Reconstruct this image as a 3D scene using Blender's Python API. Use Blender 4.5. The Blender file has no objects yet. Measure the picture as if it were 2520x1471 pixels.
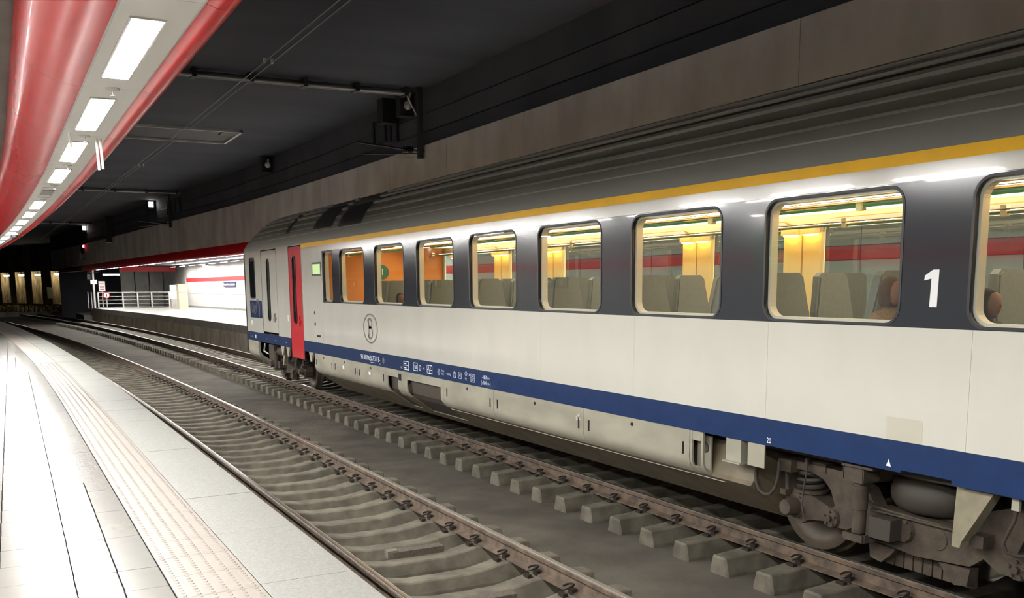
import bpy, bmesh, math, random
import numpy as np
from mathutils import Vector, Matrix
random.seed(7)
scene = bpy.context.scene
COL = scene.collection

# ------------------------------------------------------------------ camera
F_PX, CY_PX, YAW, PIT, ROL, CAMH = 2350.15, 1055.08, 0.48545, 0.14993, -0.0083, 2.4192
cam_d = bpy.data.cameras.new('camera')
cam = bpy.data.objects.new('camera', cam_d); COL.objects.link(cam)
fw = Vector((math.sin(YAW)*math.cos(PIT), math.cos(YAW)*math.cos(PIT), -math.sin(PIT)))
rt = Vector((math.cos(YAW), -math.sin(YAW), 0)); up = rt.cross(fw)
rt2 = rt*math.cos(ROL)+up*math.sin(ROL); up2 = -rt*math.sin(ROL)+up*math.cos(ROL)
cam.matrix_world = Matrix(((rt2.x, up2.x, -fw.x, 0), (rt2.y, up2.y, -fw.y, 0), (rt2.z, up2.z, -fw.z, CAMH), (0, 0, 0, 1)))
cam_d.sensor_fit = 'HORIZONTAL'; cam_d.sensor_width = 36.0
cam_d.lens = F_PX/2520*36.0
cam_d.shift_y = (CY_PX-735.5)/2520
cam_d.clip_start = 0.05; cam_d.clip_end = 600
scene.camera = cam

# ------------------------------------------------------------------ world, exposure
w = bpy.data.worlds.new('tunnel_air'); scene.world = w; w.use_nodes = True
w.node_tree.nodes['Background'].inputs[0].default_value = (0.9, 0.95, 1.0, 1)
w.node_tree.nodes['Background'].inputs[1].default_value = 0.012
vs = scene.view_settings
vs.view_transform = 'Standard'; vs.look = 'None'; vs.gamma = 1.0; vs.use_curve_mapping = False
vs.exposure = 0.58
PANEL_L = 160.0      # radiance of the platform luminaires
FAR_L = 46.0
scene.cycles.use_denoising = True
scene.cycles.max_bounces = 7; scene.cycles.diffuse_bounces = 4; scene.cycles.glossy_bounces = 3
scene.cycles.transparent_max_bounces = 10
scene.cycles.use_adaptive_sampling = True; scene.cycles.adaptive_threshold = 0.04
scene.cycles.sample_clamp_indirect = 8.0
scene.cycles.use_light_tree = False

# ------------------------------------------------------------------ helpers
def C(h):
    h = h.lstrip('#'); r = [int(h[i:i+2], 16)/255 for i in (0, 2, 4)]
    return tuple(c/12.92 if c <= .04045 else ((c+.055)/1.055)**2.4 for c in r)+(1,)

MATS = {}
def mat(name, col, rough=.6, metal=0, spec=.5, var=0, vscale=4, col2=None, bump=0, bscale=40, coat=0, stretch=None, detail=4, contrast=(.35, .65)):
    m = bpy.data.materials.new(name); m.use_nodes = True; MATS[name] = m
    nt = m.node_tree; b = nt.nodes['Principled BSDF']
    col = C(col) if isinstance(col, str) else col
    b.inputs['Base Color'].default_value = col
    b.inputs['Roughness'].default_value = rough; b.inputs['Metallic'].default_value = metal
    b.inputs['Specular IOR Level'].default_value = spec; b.inputs['Coat Weight'].default_value = coat
    if var or bump:
        g = nt.nodes.new('ShaderNodeNewGeometry'); mp = nt.nodes.new('ShaderNodeMapping')
        nt.links.new(g.outputs['Position'], mp.inputs[0])
        if stretch: mp.inputs['Scale'].default_value = stretch
    if var:
        n = nt.nodes.new('ShaderNodeTexNoise'); n.inputs['Scale'].default_value = vscale; n.inputs['Detail'].default_value = detail
        nt.links.new(mp.outputs[0], n.inputs[0])
        r = nt.nodes.new('ShaderNodeValToRGB'); nt.links.new(n.outputs[0], r.inputs[0])
        c2 = C(col2) if col2 else tuple(c*(1-var) for c in col[:3])+(1,)
        r.color_ramp.elements[0].position = contrast[0]; r.color_ramp.elements[1].position = contrast[1]
        r.color_ramp.elements[0].color = c2; r.color_ramp.elements[1].color = col
        nt.links.new(r.outputs[0], b.inputs['Base Color'])
    if bump:
        n2 = nt.nodes.new('ShaderNodeTexNoise'); n2.inputs['Scale'].default_value = bscale; n2.inputs['Detail'].default_value = 3
        nt.links.new(mp.outputs[0], n2.inputs[0])
        bp = nt.nodes.new('ShaderNodeBump'); bp.inputs['Strength'].default_value = bump; bp.inputs['Distance'].default_value = .02
        nt.links.new(n2.outputs[0], bp.inputs['Height']); nt.links.new(bp.outputs[0], b.inputs['Normal'])
    return m
def emis(name, col, strength):
    m = bpy.data.materials.new(name); m.use_nodes = True; MATS[name] = m
    nt = m.node_tree; nt.nodes.clear(); o = nt.nodes.new('ShaderNodeOutputMaterial'); e = nt.nodes.new('ShaderNodeEmission')
    e.inputs[0].default_value = C(col) if isinstance(col, str) else col; e.inputs[1].default_value = strength
    nt.links.new(e.outputs[0], o.inputs[0]); return m
def glass(name, tint, refl=.09):
    m = bpy.data.materials.new(name); m.use_nodes = True; MATS[name] = m
    nt = m.node_tree; nt.nodes.clear(); o = nt.nodes.new('ShaderNodeOutputMaterial')
    t = nt.nodes.new('ShaderNodeBsdfTransparent'); t.inputs[0].default_value = tint
    g = nt.nodes.new('ShaderNodeBsdfGlossy'); g.inputs['Roughness'].default_value = .0
    ge = nt.nodes.new('ShaderNodeNewGeometry'); dt = nt.nodes.new('ShaderNodeVectorMath'); dt.operation = 'DOT_PRODUCT'
    nt.links.new(ge.outputs['Normal'], dt.inputs[0]); nt.links.new(ge.outputs['Incoming'], dt.inputs[1])
    def mth(op, x, y=None):
        n = nt.nodes.new('ShaderNodeMath'); n.operation = op
        if hasattr(x, 'links'): nt.links.new(x, n.inputs[0])
        else: n.inputs[0].default_value = x
        if y is not None: n.inputs[1].default_value = y
        return n.outputs[0]
    om = nt.nodes.new('ShaderNodeMath'); om.operation = 'SUBTRACT'; om.inputs[0].default_value = 1.0
    nt.links.new(mth('ABSOLUTE', dt.outputs['Value']), om.inputs[1])
    a = mth('POWER', om.outputs[0], 5.0)
    f = nt.nodes.new('ShaderNodeMath'); f.operation = 'MULTIPLY_ADD'; f.inputs[1].default_value = .9; f.inputs[2].default_value = .045+refl; f.use_clamp = True
    nt.links.new(a, f.inputs[0])
    mx = nt.nodes.new('ShaderNodeMixShader')
    nt.links.new(f.outputs[0], mx.inputs[0])
    nt.links.new(t.outputs[0], mx.inputs[1]); nt.links.new(g.outputs[0], mx.inputs[2]); nt.links.new(mx.outputs[0], o.inputs[0])
    return m

class MB:
    def __init__(s): s.v = []; s.f = []
    def add(s, vs, fs):
        n = len(s.v); s.v += [tuple(v) for v in vs]; s.f += [tuple(i+n for i in f) for f in fs]; return s
    def box(s, x0, x1, y0, y1, z0, z1):
        vs = [(x, y, z) for z in (z0, z1) for y in (y0, y1) for x in (x0, x1)]
        return s.add(vs, [(0, 2, 3, 1), (4, 5, 7, 6), (0, 1, 5, 4), (2, 6, 7, 3), (0, 4, 6, 2), (1, 3, 7, 5)])
    def cyl(s, p0, p1, r0, r1=None, n=12, caps=True):
        r1 = r0 if r1 is None else r1
        p0, p1 = Vector(p0), Vector(p1); d = (p1-p0).normalized()
        a = d.orthogonal().normalized(); b = d.cross(a)
        vs = []
        for p, r in ((p0, r0), (p1, r1)):
            for i in range(n):
                t = 2*math.pi*i/n; vs.append(p+a*(r*math.cos(t))+b*(r*math.sin(t)))
        fs = [(i, (i+1) % n, n+(i+1) % n, n+i) for i in range(n)]
        if caps: fs += [tuple(range(n-1, -1, -1)), tuple(range(n, 2*n))]
        return s.add(vs, fs)
    def tube(s, pts, r, n=8, closed=False):
        pts = [Vector(p) for p in pts]; m = len(pts); vs = []; prev = None
        for i, p in enumerate(pts):
            if closed: d = pts[(i+1) % m]-pts[i-1]
            else: d = pts[min(i+1, m-1)]-pts[max(i-1, 0)]
            d.normalize()
            if prev is None: a = d.orthogonal().normalized()
            else:
                a = prev-d*prev.dot(d); a.normalize()
            prev = a; b = d.cross(a)
            rr = r[i] if isinstance(r, (list, tuple)) else r
            for k in range(n):
                t = 2*math.pi*k/n; vs.append(p+a*(rr*math.cos(t))+b*(rr*math.sin(t)))
        fs = []
        for i in range(m if closed else m-1):
            j = (i+1) % m
            for k in range(n):
                fs.append((i*n+k, i*n+(k+1) % n, j*n+(k+1) % n, j*n+k))
        if not closed: fs += [tuple(range(n-1, -1, -1)), tuple(range((m-1)*n, m*n))]
        return s.add(vs, fs)
    def lathe(s, prof, c, axis='x', n=32):
        # prof: (axial, radius)
        vs = []; m = len(prof)
        for k in range(n):
            t = 2*math.pi*k/n; cs, sn = math.cos(t), math.sin(t)
            for a, r in prof:
                p = {'x': (a, r*cs, r*sn), 'y': (r*cs, a, r*sn), 'z': (r*cs, r*sn, a)}[axis]
                vs.append((p[0]+c[0], p[1]+c[1], p[2]+c[2]))
        fs = []
        for k in range(n):
            k2 = (k+1) % n
            for i in range(m-1): fs.append((k*m+i, k*m+i+1, k2*m+i+1, k2*m+i))
        return s.add(vs, fs)
    def extr(s, poly, x0, x1, axis='x'):
        # polygon (a,b) extruded along axis; x: (y,z)  y: (x,z)  z:(x,y)
        n = len(poly); vs = []
        for q in (x0, x1):
            for a, b in poly: vs.append({'x': (q, a, b), 'y': (a, q, b), 'z': (a, b, q)}[axis])
        return s.add(vs, [(i, (i+1) % n, n+(i+1) % n, n+i) for i in range(n)]+[tuple(range(n-1, -1, -1)), tuple(range(n, 2*n))])
    def sweep(s, prof, path, closed=False, caps=False):
        # prof: (lateral, z) ; path: list of (x,y,nx,ny)
        m = len(prof); vs = []
        for x, y, nx, ny in path:
            for u, z in prof: vs.append((x+nx*u, y+ny*u, z))
        fs = []
        for i in range(len(path)-1):
            for k in range(m if closed else m-1):
                k2 = (k+1) % m; fs.append((i*m+k, i*m+k2, (i+1)*m+k2, (i+1)*m+k))
        if caps and closed: fs += [tuple(range(m-1, -1, -1)), tuple(range((len(path)-1)*m, len(path)*m))]
        return s.add(vs, fs)
    def mesh(s, name, smooth=False, angle=None):
        me = bpy.data.meshes.new(name); me.from_pydata(s.v, [], s.f); me.validate()
        bm = bmesh.new(); bm.from_mesh(me); bmesh.ops.recalc_face_normals(bm, faces=bm.faces); bm.to_mesh(me); bm.free()
        if smooth:
            for p in me.polygons: p.use_smooth = True
            if angle is not None:
                me.set_sharp_from_angle(angle=math.radians(angle))
        me.update(); return me
    def build(s, name, m, parent=None, smooth=False, angle=35, **k):
        return put(name, s.mesh(name, smooth, angle), m, parent, **k)

def put(name, me, m, parent=None, loc=None, rotz=0, label=None, cat=None, group=None, kind=None):
    o = bpy.data.objects.new(name, me); COL.objects.link(o)
    if m is not None and not me.materials: me.materials.append(MATS[m] if isinstance(m, str) else m)
    if loc is not None: o.location = loc
    if rotz: o.rotation_euler[2] = rotz
    if parent is not None:
        o.parent = parent
        o.matrix_parent_inverse = Matrix.Translation(parent['_at'] if '_at' in parent else (0, 0, 0)).inverted()
    tag(o, label, cat, group, kind); return o
def tag(o, label=None, cat=None, group=None, kind=None):
    if label: o['label'] = label
    if cat: o['category'] = cat
    if group: o['group'] = group
    if kind: o['kind'] = kind
    return o
def thing(name, at, label=None, cat=None, group=None, kind=None):
    o = bpy.data.objects.new(name, None); COL.objects.link(o); o.location = at; o.empty_display_size = .1
    o['_at'] = tuple(at); return tag(o, label, cat, group, kind)
def sub(name, parent, at):        # an Empty part in a thing
    o = bpy.data.objects.new(name, None); COL.objects.link(o); o.location = at; o['_at'] = tuple(at); o.empty_display_size = .1
    o.parent = parent; o.matrix_parent_inverse = Matrix.Translation(parent['_at']).inverted(); return o

def text_mesh(txt, size, align='CENTER', thick=0.0):
    cu = bpy.data.curves.new('t', 'FONT'); cu.body = txt; cu.size = size; cu.align_x = align; cu.align_y = 'CENTER'; cu.extrude = thick
    cu.resolution_u = 3
    o = bpy.data.objects.new('t', cu); COL.objects.link(o)
    dg = bpy.context.evaluated_depsgraph_get(); dg.update()
    me = bpy.data.meshes.new_from_object(o.evaluated_get(dg)); bpy.data.objects.remove(o); bpy.data.curves.remove(cu)
    return me
def text_on_side(name, txt, x, y, z, h, wscale, m, parent, align='CENTER', flip=1):
    # text readable from -X looking +X : reading direction is -Y
    me = text_mesh(txt, h*1.38, align)
    for v in me.vertices:
        a, b = v.co.x*wscale, v.co.y
        v.co = (x, y-a*flip, z+b)
    me.materials.clear(); me.update()
    return put(name, me, m, parent)
def rrect(yc, zc, wd, ht, r, k=5):
    pts = []
    for cx, cz, a0 in ((wd/2-r, ht/2-r, 0), (-wd/2+r, ht/2-r, 90), (-wd/2+r, -ht/2+r, 180), (wd/2-r, -ht/2+r, 270)):
        for i in range(k+1):
            a = math.radians(a0+90*i/k); pts.append((yc+cx+r*math.cos(a), zc+cz+r*math.sin(a)))
    return pts
def hole_panel(mb, x, y0, y1, z0, z1, hole, depth=0):
    # plate on plane X=x with one hole (list of (y,z)), optional reveal in +X
    yc = sum(p[0] for p in hole)/len(hole); zc = sum(p[1] for p in hole)/len(hole)
    hw = max(abs(p[0]-yc) for p in hole); hh = max(abs(p[1]-zc) for p in hole)
    n = len(hole); outer = []
    for (y, z) in hole:
        u, v = (y-yc)/hw, (z-zc)/hh
        if abs(u) >= abs(v): t = 1/max(abs(u), 1e-6)
        else: t = 1/abs(v)
        u2, v2 = u*t, v*t
        outer.append(((y1 if u2 > 0 else y0) if abs(abs(u2)-1) < 1e-6 and False else yc+(u2*(y1-yc) if u2 > 0 else -u2*(y0-yc)), zc+(v2*(z1-zc) if v2 > 0 else -v2*(z0-zc))))
    # snap nearest to corners
    for cy, cz in ((y0, z0), (y0, z1), (y1, z0), (y1, z1)):
        k = min(range(n), key=lambda i: (outer[i][0]-cy)**2+(outer[i][1]-cz)**2); outer[k] = (cy, cz)
    vs = [(x, a, b) for a, b in outer]+[(x, a, b) for a, b in hole]
    fs = [(i, (i+1) % n, n+(i+1) % n, n+i) for i in range(n)]
    if depth:
        vs += [(x+depth, a, b) for a, b in hole]
        fs += [(n+i, n+(i+1) % n, 2*n+(i+1) % n, 2*n+i) for i in range(n)]
    mb.add(vs, fs)
def ring_loop(mb, outer, inner, x0, x1):
    n = len(outer)
    vs = [(x0, a, b) for a, b in outer]+[(x0, a, b) for a, b in inner]+[(x1, a, b) for a, b in outer]+[(x1, a, b) for a, b in inner]
    fs = []
    for i in range(n):
        j = (i+1) % n
        fs += [(i, j, n+j, n+i), (2*n+i, 2*n+j, j, i), (n+i, n+j, 3*n+j, 3*n+i), (2*n+i, 3*n+i, 3*n+j, 2*n+j)]
    mb.add(vs, fs)
def bevel_box(dx, dy, dz, r, seg=1):
    bm = bmesh.new(); bmesh.ops.create_cube(bm, size=1)
    for v in bm.verts: v.co = (v.co.x*dx, v.co.y*dy, v.co.z*dz)
    bmesh.ops.bevel(bm, geom=list(bm.edges), offset=r, segments=seg, affect='EDGES', profile=.6)
    me = bpy.data.meshes.new('b'); bm.to_mesh(me); bm.free(); return me

# ------------------------------------------------------------------ the lines of the place
def t1(y):
    t = min(max(y-14.2284, 0), 66); x = 3.4154-.0052*y-(1.0187e-3*t*t-.3158e-5*t**3)
    if y > 80.2: x -= (2*1.0187e-3*66-3*.3158e-5*66*66)*(y-80.2)+.0009*(y-80.2)**2
    return x
def t2(y):
    t = min(max(y-22.523, 0), 60); x = 7.1506+.0028*y-(.6501e-3*t*t+.1872e-5*t**3)
    if y > 82.5: x -= (2*.6501e-3*60+3*.1872e-5*3600)*(y-82.5)+.0009*(y-82.5)**2
    return x
_FX = [(-60, 9.42), (0, 9.42), (21, 9.42), (30.7, 9.33), (40.3, 8.97), (45.4, 8.60), (51, 8.15), (64, 7.28), (78, 6.27), (90, 5.25), (110, 3.3), (140, -.5)]
def fas(y):
    ys = [p[0] for p in _FX]; xs = [p[1] for p in _FX]
    return float(np.mean(np.interp([y-4, y-2, y, y+2, y+4], ys, xs)))
def boom(y):       # left edge of the white soffit over the near platform
    return t1(y)-2.78-max(0, y-13)*.0125
def path(fn, ys):
    out = []
    for y in ys:
        d = (fn(y+.05)-fn(y-.05))/.1; n = math.hypot(1, d)
        out.append((fn(y), y, 1/n, -d/n))
    return out
def rng(a, b, st):
    n = max(1, int(round((b-a)/st))); return [a+(b-a)*i/n for i in range(n+1)]

# ------------------------------------------------------------------ materials
mat('concrete_bed', '#57524a', .95, spec=.2, var=.35, vscale=1.3, bump=.25, bscale=25, col2='#433f38')
mat('sleeper', '#615b4e', .8, var=.25, vscale=5, bump=.15, bscale=60, col2='#454137')
mat('rust', '#5d4638', .7, .2, var=.35, vscale=14, bump=.2, bscale=80, col2='#3d2c22')
mat('clip', '#332d28', .55, .6)
mat('wood', '#5a5247', .9, var=.5, vscale=20, bump=.6, bscale=60, stretch=(6, 1, 1))
mat('granite', '#696863', .55, var=.3, vscale=60, bump=.15, bscale=120)
mat('tactile', '#69625a', .5, var=.08, vscale=14)
mat('floor_tile', '#66645f', .22, var=.05, vscale=6)
mat('grout', '#262321', .95, spec=.1)
mat('platform_side', '#4d4a45', .85, var=.35, vscale=2.5, bump=.2)
mat('coping', '#8d8c87', .8, var=.3, vscale=4, bump=.2, col2='#757470')
mat('panel_conc', '#b0aa9c', .85, var=.35, vscale=1.6, bump=.2, stretch=(1, 1, .6), col2='#8d877a')
mat('far_floor', '#aeaca6', .25, var=.06, vscale=3)
mat('fascia', '#dcd5cf', .85, var=.22, vscale=.9, bump=.12, bscale=12, col2='#bfb7b0', stretch=(1, 1, .5))
mat('dark_paint', '#4a4b52', .8, var=.25, vscale=.6, col2='#3f4047')
mat('dark_ceiling', '#393c46', .85, var=.3, vscale=.35, col2='#2d3039', stretch=(.5, 2, 1))
mat('platform_ceiling', '#6a6860', .8, var=.2, vscale=2)
mat('red_shell', '#dd161f', .22, spec=.2, var=.06, vscale=2, coat=.12, bump=.03, bscale=3)
mat('soffit', '#e9e7e1', .45)
mat('lamp_frame', '#cfcdc8', .4, .3)
mat('steel', '#8d8c88', .4, .7)
mat('galv', '#c4c3be', .45, .5, var=.15, vscale=8)
mat('dark_steel', '#3a3b3d', .6, .4)
mat('black', '#0d0d0e', .6); mat('pipe_grey', '#77777b', .6, .2); mat('wire_grey', '#85858a', .5, .6)
mat('white_wall', '#cdcbc4', .45, var=.05, vscale=2)
mat('red_stripe', '#d8262b', .4)
mat('grey_wall', '#b2b3ab', .75, var=.25, vscale=1.2)
mat('tunnel_wall', '#9c875c', .9, var=.75, vscale=4, stretch=(1.6, 1.6, .18), bump=.5, bscale=6)
mat('cabinet', '#c9c2a8', .6, var=.1)
mat('sign_white', '#eceae6', .5); mat('sign_red', '#c0272d', .5); mat('sign_blue', '#1c2450', .4); mat('sign_teal', '#3c4f55', .4)
mat('sign_green', '#1f9d55', .4)
# carriage
mat('body_white', '#c8c6bb', .16, var=.07, vscale=1.6, bump=.06, bscale=2.6, coat=.5, stretch=(1, 1.2, .6), contrast=(.3, .7))
mat('body_red', '#c5343a', .2, coat=.5, bump=.04, bscale=3)
mat('body_blue', '#22355c', .25, var=.12, vscale=5, coat=.3)
mat('body_yellow', '#ffc400', .35, spec=.25, var=.08, vscale=3)
mat('body_dark', '#23272f', .14, spec=.4, coat=.15, bump=.03, bscale=3)
mat('roof_grey', '#777770', .5, var=.12, vscale=3, stretch=(1, .2, 1))
mat('roof_rib', '#9b9b93', .45)
mat('roof_black', '#242421', .5)
mat('skirt', '#9c9888', .5, var=.25, vscale=2.4, stretch=(1, .6, 1.6), bump=.05, bscale=8)
mat('skirt_low', '#6a604c', .65, var=.3, vscale=4)
mat('grille', '#3d372d', .7); mat('bracket_paint', '#857d68', .6, var=.2, vscale=12)
mat('bogie', '#443a2e', .75, var=.3, vscale=9, bump=.25, bscale=50, col2='#322a21')
mat('rubber', '#322c25', .7)
mat('wheel', '#463c30', .6, .25, var=.25, vscale=12)
mat('marking', '#e8e8e6', .5); mat('logo_grey', '#67655c', .4)
mat('gasket', '#0e0f11', .4)
mat('trim_light', '#cfcabd', .4)
mat('int_wall', '#dcc78c', .55); mat('int_ceiling', '#e2c693', .5); mat('int_floor', '#8a8172', .8)
mat('int_grey', '#8a8c86', .5); mat('seat', '#666b66', .75, var=.1, vscale=30); mat('seat_edge', '#6d706b', .6)
mat('green_edge', '#2f6f58', .4); mat('int_orange', '#d88a45', .6)
glass('glass', (.9, .93, .91, 1), .03); glass('dark_glass', (.12, .13, .14, 1), .06); glass('far_glass', (.24, .28, .24, 1), .04); glass('rack_glass', (.8, .9, .85, 1), .04)
mat('skin', '#6a4735', .6); mat('lip', '#553026', .6); mat('hair_brown', '#4a382b', .9, var=.4, vscale=80, bump=.5, bscale=150); mat('cloth_dark', '#22222a', .9); mat('hair', '#1b1613', .8); mat('coat_fur', '#8a7560', .95, var=.3, vscale=60, bump=.6, bscale=120)
emis('panel_light', (1.0, .985, .955, 1), PANEL_L); emis('far_light', (1.0, .985, .955, 1), FAR_L)
emis('flood', (1, .96, .92, 1), 9.0); emis('red_lamp', (1, .02, .05, 1), 60.0); emis('tube_lamp', (1, .98, .95, 1), 40.0)
emis('niche_lamp', (1, .93, .78, 1), 34.0)
emis('int_lamp', (1, .86, .62, 1), 26.0); emis('warm_lamp', (1, .66, .10, 1), 16.0); emis('screen', (.55, .75, .35, 1), .8)

# polished head, rusty flanks
m = mat('rail_steel', '#54402f', .55, .35); nt = m.node_tree; b = nt.nodes['Principled BSDF']
g = nt.nodes.new('ShaderNodeNewGeometry'); sx = nt.nodes.new('ShaderNodeSeparateXYZ'); nt.links.new(g.outputs['Position'], sx.inputs[0])
mr = nt.nodes.new('ShaderNodeMapRange'); mr.inputs[1].default_value = -.0035; mr.inputs[2].default_value = -.0008; nt.links.new(sx.outputs[2], mr.inputs[0])
no = nt.nodes.new('ShaderNodeTexNoise'); no.inputs['Scale'].default_value = 9; nt.links.new(g.outputs['Position'], no.inputs[0])
rp = nt.nodes.new('ShaderNodeValToRGB'); nt.links.new(no.outputs[0], rp.inputs[0])
rp.color_ramp.elements[0].position = .35; rp.color_ramp.elements[0].color = C('#3a2f26'); rp.color_ramp.elements[1].position = .65; rp.color_ramp.elements[1].color = C('#5a4b3c')
mx = nt.nodes.new('ShaderNodeMix'); mx.data_type = 'RGBA'; nt.links.new(mr.outputs[0], mx.inputs[0]); nt.links.new(rp.outputs[0], mx.inputs[6]); mx.inputs[7].default_value = C('#b7b0a6')
nt.links.new(mx.outputs[2], b.inputs['Base Color'])
ro = nt.nodes.new('ShaderNodeMapRange'); ro.inputs[3].default_value = .75; ro.inputs[4].default_value = .22; nt.links.new(mr.outputs[0], ro.inputs[0]); nt.links.new(ro.outputs[0], b.inputs['Roughness'])
me_ = nt.nodes.new('ShaderNodeMapRange'); me_.inputs[3].default_value = 0; me_.inputs[4].default_value = .9; nt.links.new(mr.outputs[0], me_.inputs[0]); nt.links.new(me_.outputs[0], b.inputs['Metallic'])

# ================================================================== SETTING
YS = rng(-24, 150, 2.0)
YP = rng(-24, 96, 1.5)
BED = -.37
# track bed
MB().sweep([(-60, BED), (60, BED)], [(5, -26, 1, 0), (5, 170, 1, 0)]).build('floor', 'concrete_bed', label='grey concrete track bed between the two platforms', kind='structure')

# near platform: body, granite edge, tactile strip, tiles
P1 = .76
near = thing('platform', (1.0, 12, BED), 'pale tiled platform with granite edge in the foreground', kind='structure')
pp = path(t1, YP)
MB().sweep([(-1.78, BED), (-1.78, P1-.14), (-1.70, P1-.14), (-1.70, P1-.016), (-20, P1-.016), (-20, BED)], pp).build('platform_body', 'grout', near)
def curved_tile(u0, u1, y0, y1, z0, z1, fn=t1, cham=.004):
    vs = []
    pa = path(fn, [y0, (y0+y1)/2, y1])
    prof = [(-u0, z0), (-u0, z1-cham), (-u0-cham, z1), (-u1+cham, z1), (-u1, z1-cham), (-u1, z0)]
    return MB().sweep(prof, pa, closed=True, caps=True)
y = -2.28
SLAB = 1.25
ys0 = 5.275-SLAB*5
for k in range(60):
    y0 = ys0+k*SLAB
    if y0 > 74: break
    curved_tile(1.685, 2.220, y0+.004, y0+SLAB-.004, P1-.13, P1+random.uniform(-.0015, .0015)).build('edge_slab', 'granite', near)
# tactile tiles with studs
def tactile(y0, y1, dots):
    mb = curved_tile(2.226, 2.672, y0+.003, y1-.003, P1-.03, P1, cham=.003)
    if dots:
        for row in range(8):
            yy = y0+(row+.5)*(y1-y0)/8
            (x, _, nx, ny) = path(t1, [yy])[0]
            for c in range(6):
                u = -2.672+.037+c*.0745
                cx, cy = x+nx*u, yy+ny*u
                n = 6; r = .0155; h = .0055
                vs = [(cx+r*math.cos(2*math.pi*i/n), cy+r*math.sin(2*math.pi*i/n), P1-.0005) for i in range(n)]
                vs += [(cx+.6*r*math.cos(2*math.pi*i/n), cy+.6*r*math.sin(2*math.pi*i/n), P1+h) for i in range(n)]
                mb.add(vs, [(i, (i+1) % n, n+(i+1) % n, n+i) for i in range(n)]+[tuple(range(n, 2*n))])
    return mb
TL = .42
for k in range(160):
    y0 = 5.24-TL*12+k*TL
    if y0 > 62: break
    tactile(y0, y0+TL, y0 < 24).build('tactile_tile', 'tactile', near)
# floor tiles: straight rows cut against the curved strip
def lineA(y): return .199+.0072*y
cols = [-1.93, -1.545, -1.16, -.775, -.385, 0, .235]
k = 0
TLY = .4215
tile_mb_far = MB()
for r in range(120):
    y0 = 5.50-TLY*14+r*TLY; y1 = y0+TLY
    if y0 > 44: break
    edge = t1((y0+y1)/2)-2.682
    e0, e1 = t1(y0)-2.682, t1(y1)-2.682
    a = lineA((y0+y1)/2)
    cs = list(cols)
    if y0 > 8.6 and y0 < 16: cs = [-1.93, -1.545, -1.16, -.775, -.385, 0]
    if y0 >= 16: cs = [-2.315, -1.93, -1.545, -1.16, -.775, -.385, -.0]
    if y0 > 21.4: cs = [-2.315, -1.93, -1.545, -1.16, -.775, -.385, -.22]
    if y0 > 26: cs = [-2.7, -2.315, -1.93, -1.545, -1.16, -.775, -.385]
    xs = [a+c for c in cs if a+c < edge-.05]+[None]
    for i in range(len(xs)-1):
        xa0 = xs[i]+.0045; xb = xs[i+1]
        xb0, xb1 = (e0, e1) if xb is None else (xb-.0045, xb-.0045)
        g = .0016
        z = P1+random.uniform(-.0008, .0008)
        vs = [(xa0, y0+g, P1-.02), (xb0, y0+g, P1-.02), (xb1, y1-g, P1-.02), (xa0, y1-g, P1-.02), (xa0, y0+g, z), (xb0, y0+g, z), (xb1, y1-g, z), (xa0, y1-g, z)]
        fs = [(0, 3, 2, 1), (4, 5, 6, 7), (0, 1, 5, 4), (1, 2, 6, 5), (2, 3, 7, 6), (3, 0, 4, 7)]
        if y0 > 1.5 and y0 < 22 and xb0 > -.95:
            MB().add(vs, fs).build('floor_tile', 'floor_tile', near)
        else: tile_mb_far.add(vs, fs)
# further paving, joined
for r in range(60):
    for xx in rng(-5.0, -1.8, .4)[:-1]:
        y0 = 5.50-TLY*14*1+r*TLY*2
        tile_mb_far.box(xx+.002, xx+.398, y0+.001, y0+TLY*2-.001, P1-.02, P1)
for r in range(20):
    y0 = 44+r*2
    e = t1(y0+1)-2.69
    tile_mb_far.box(-9, e, y0, y0+1.996, P1-.02, P1)
tile_mb_far.build('distant_paving', 'floor_tile', near, kind='stuff')

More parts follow.
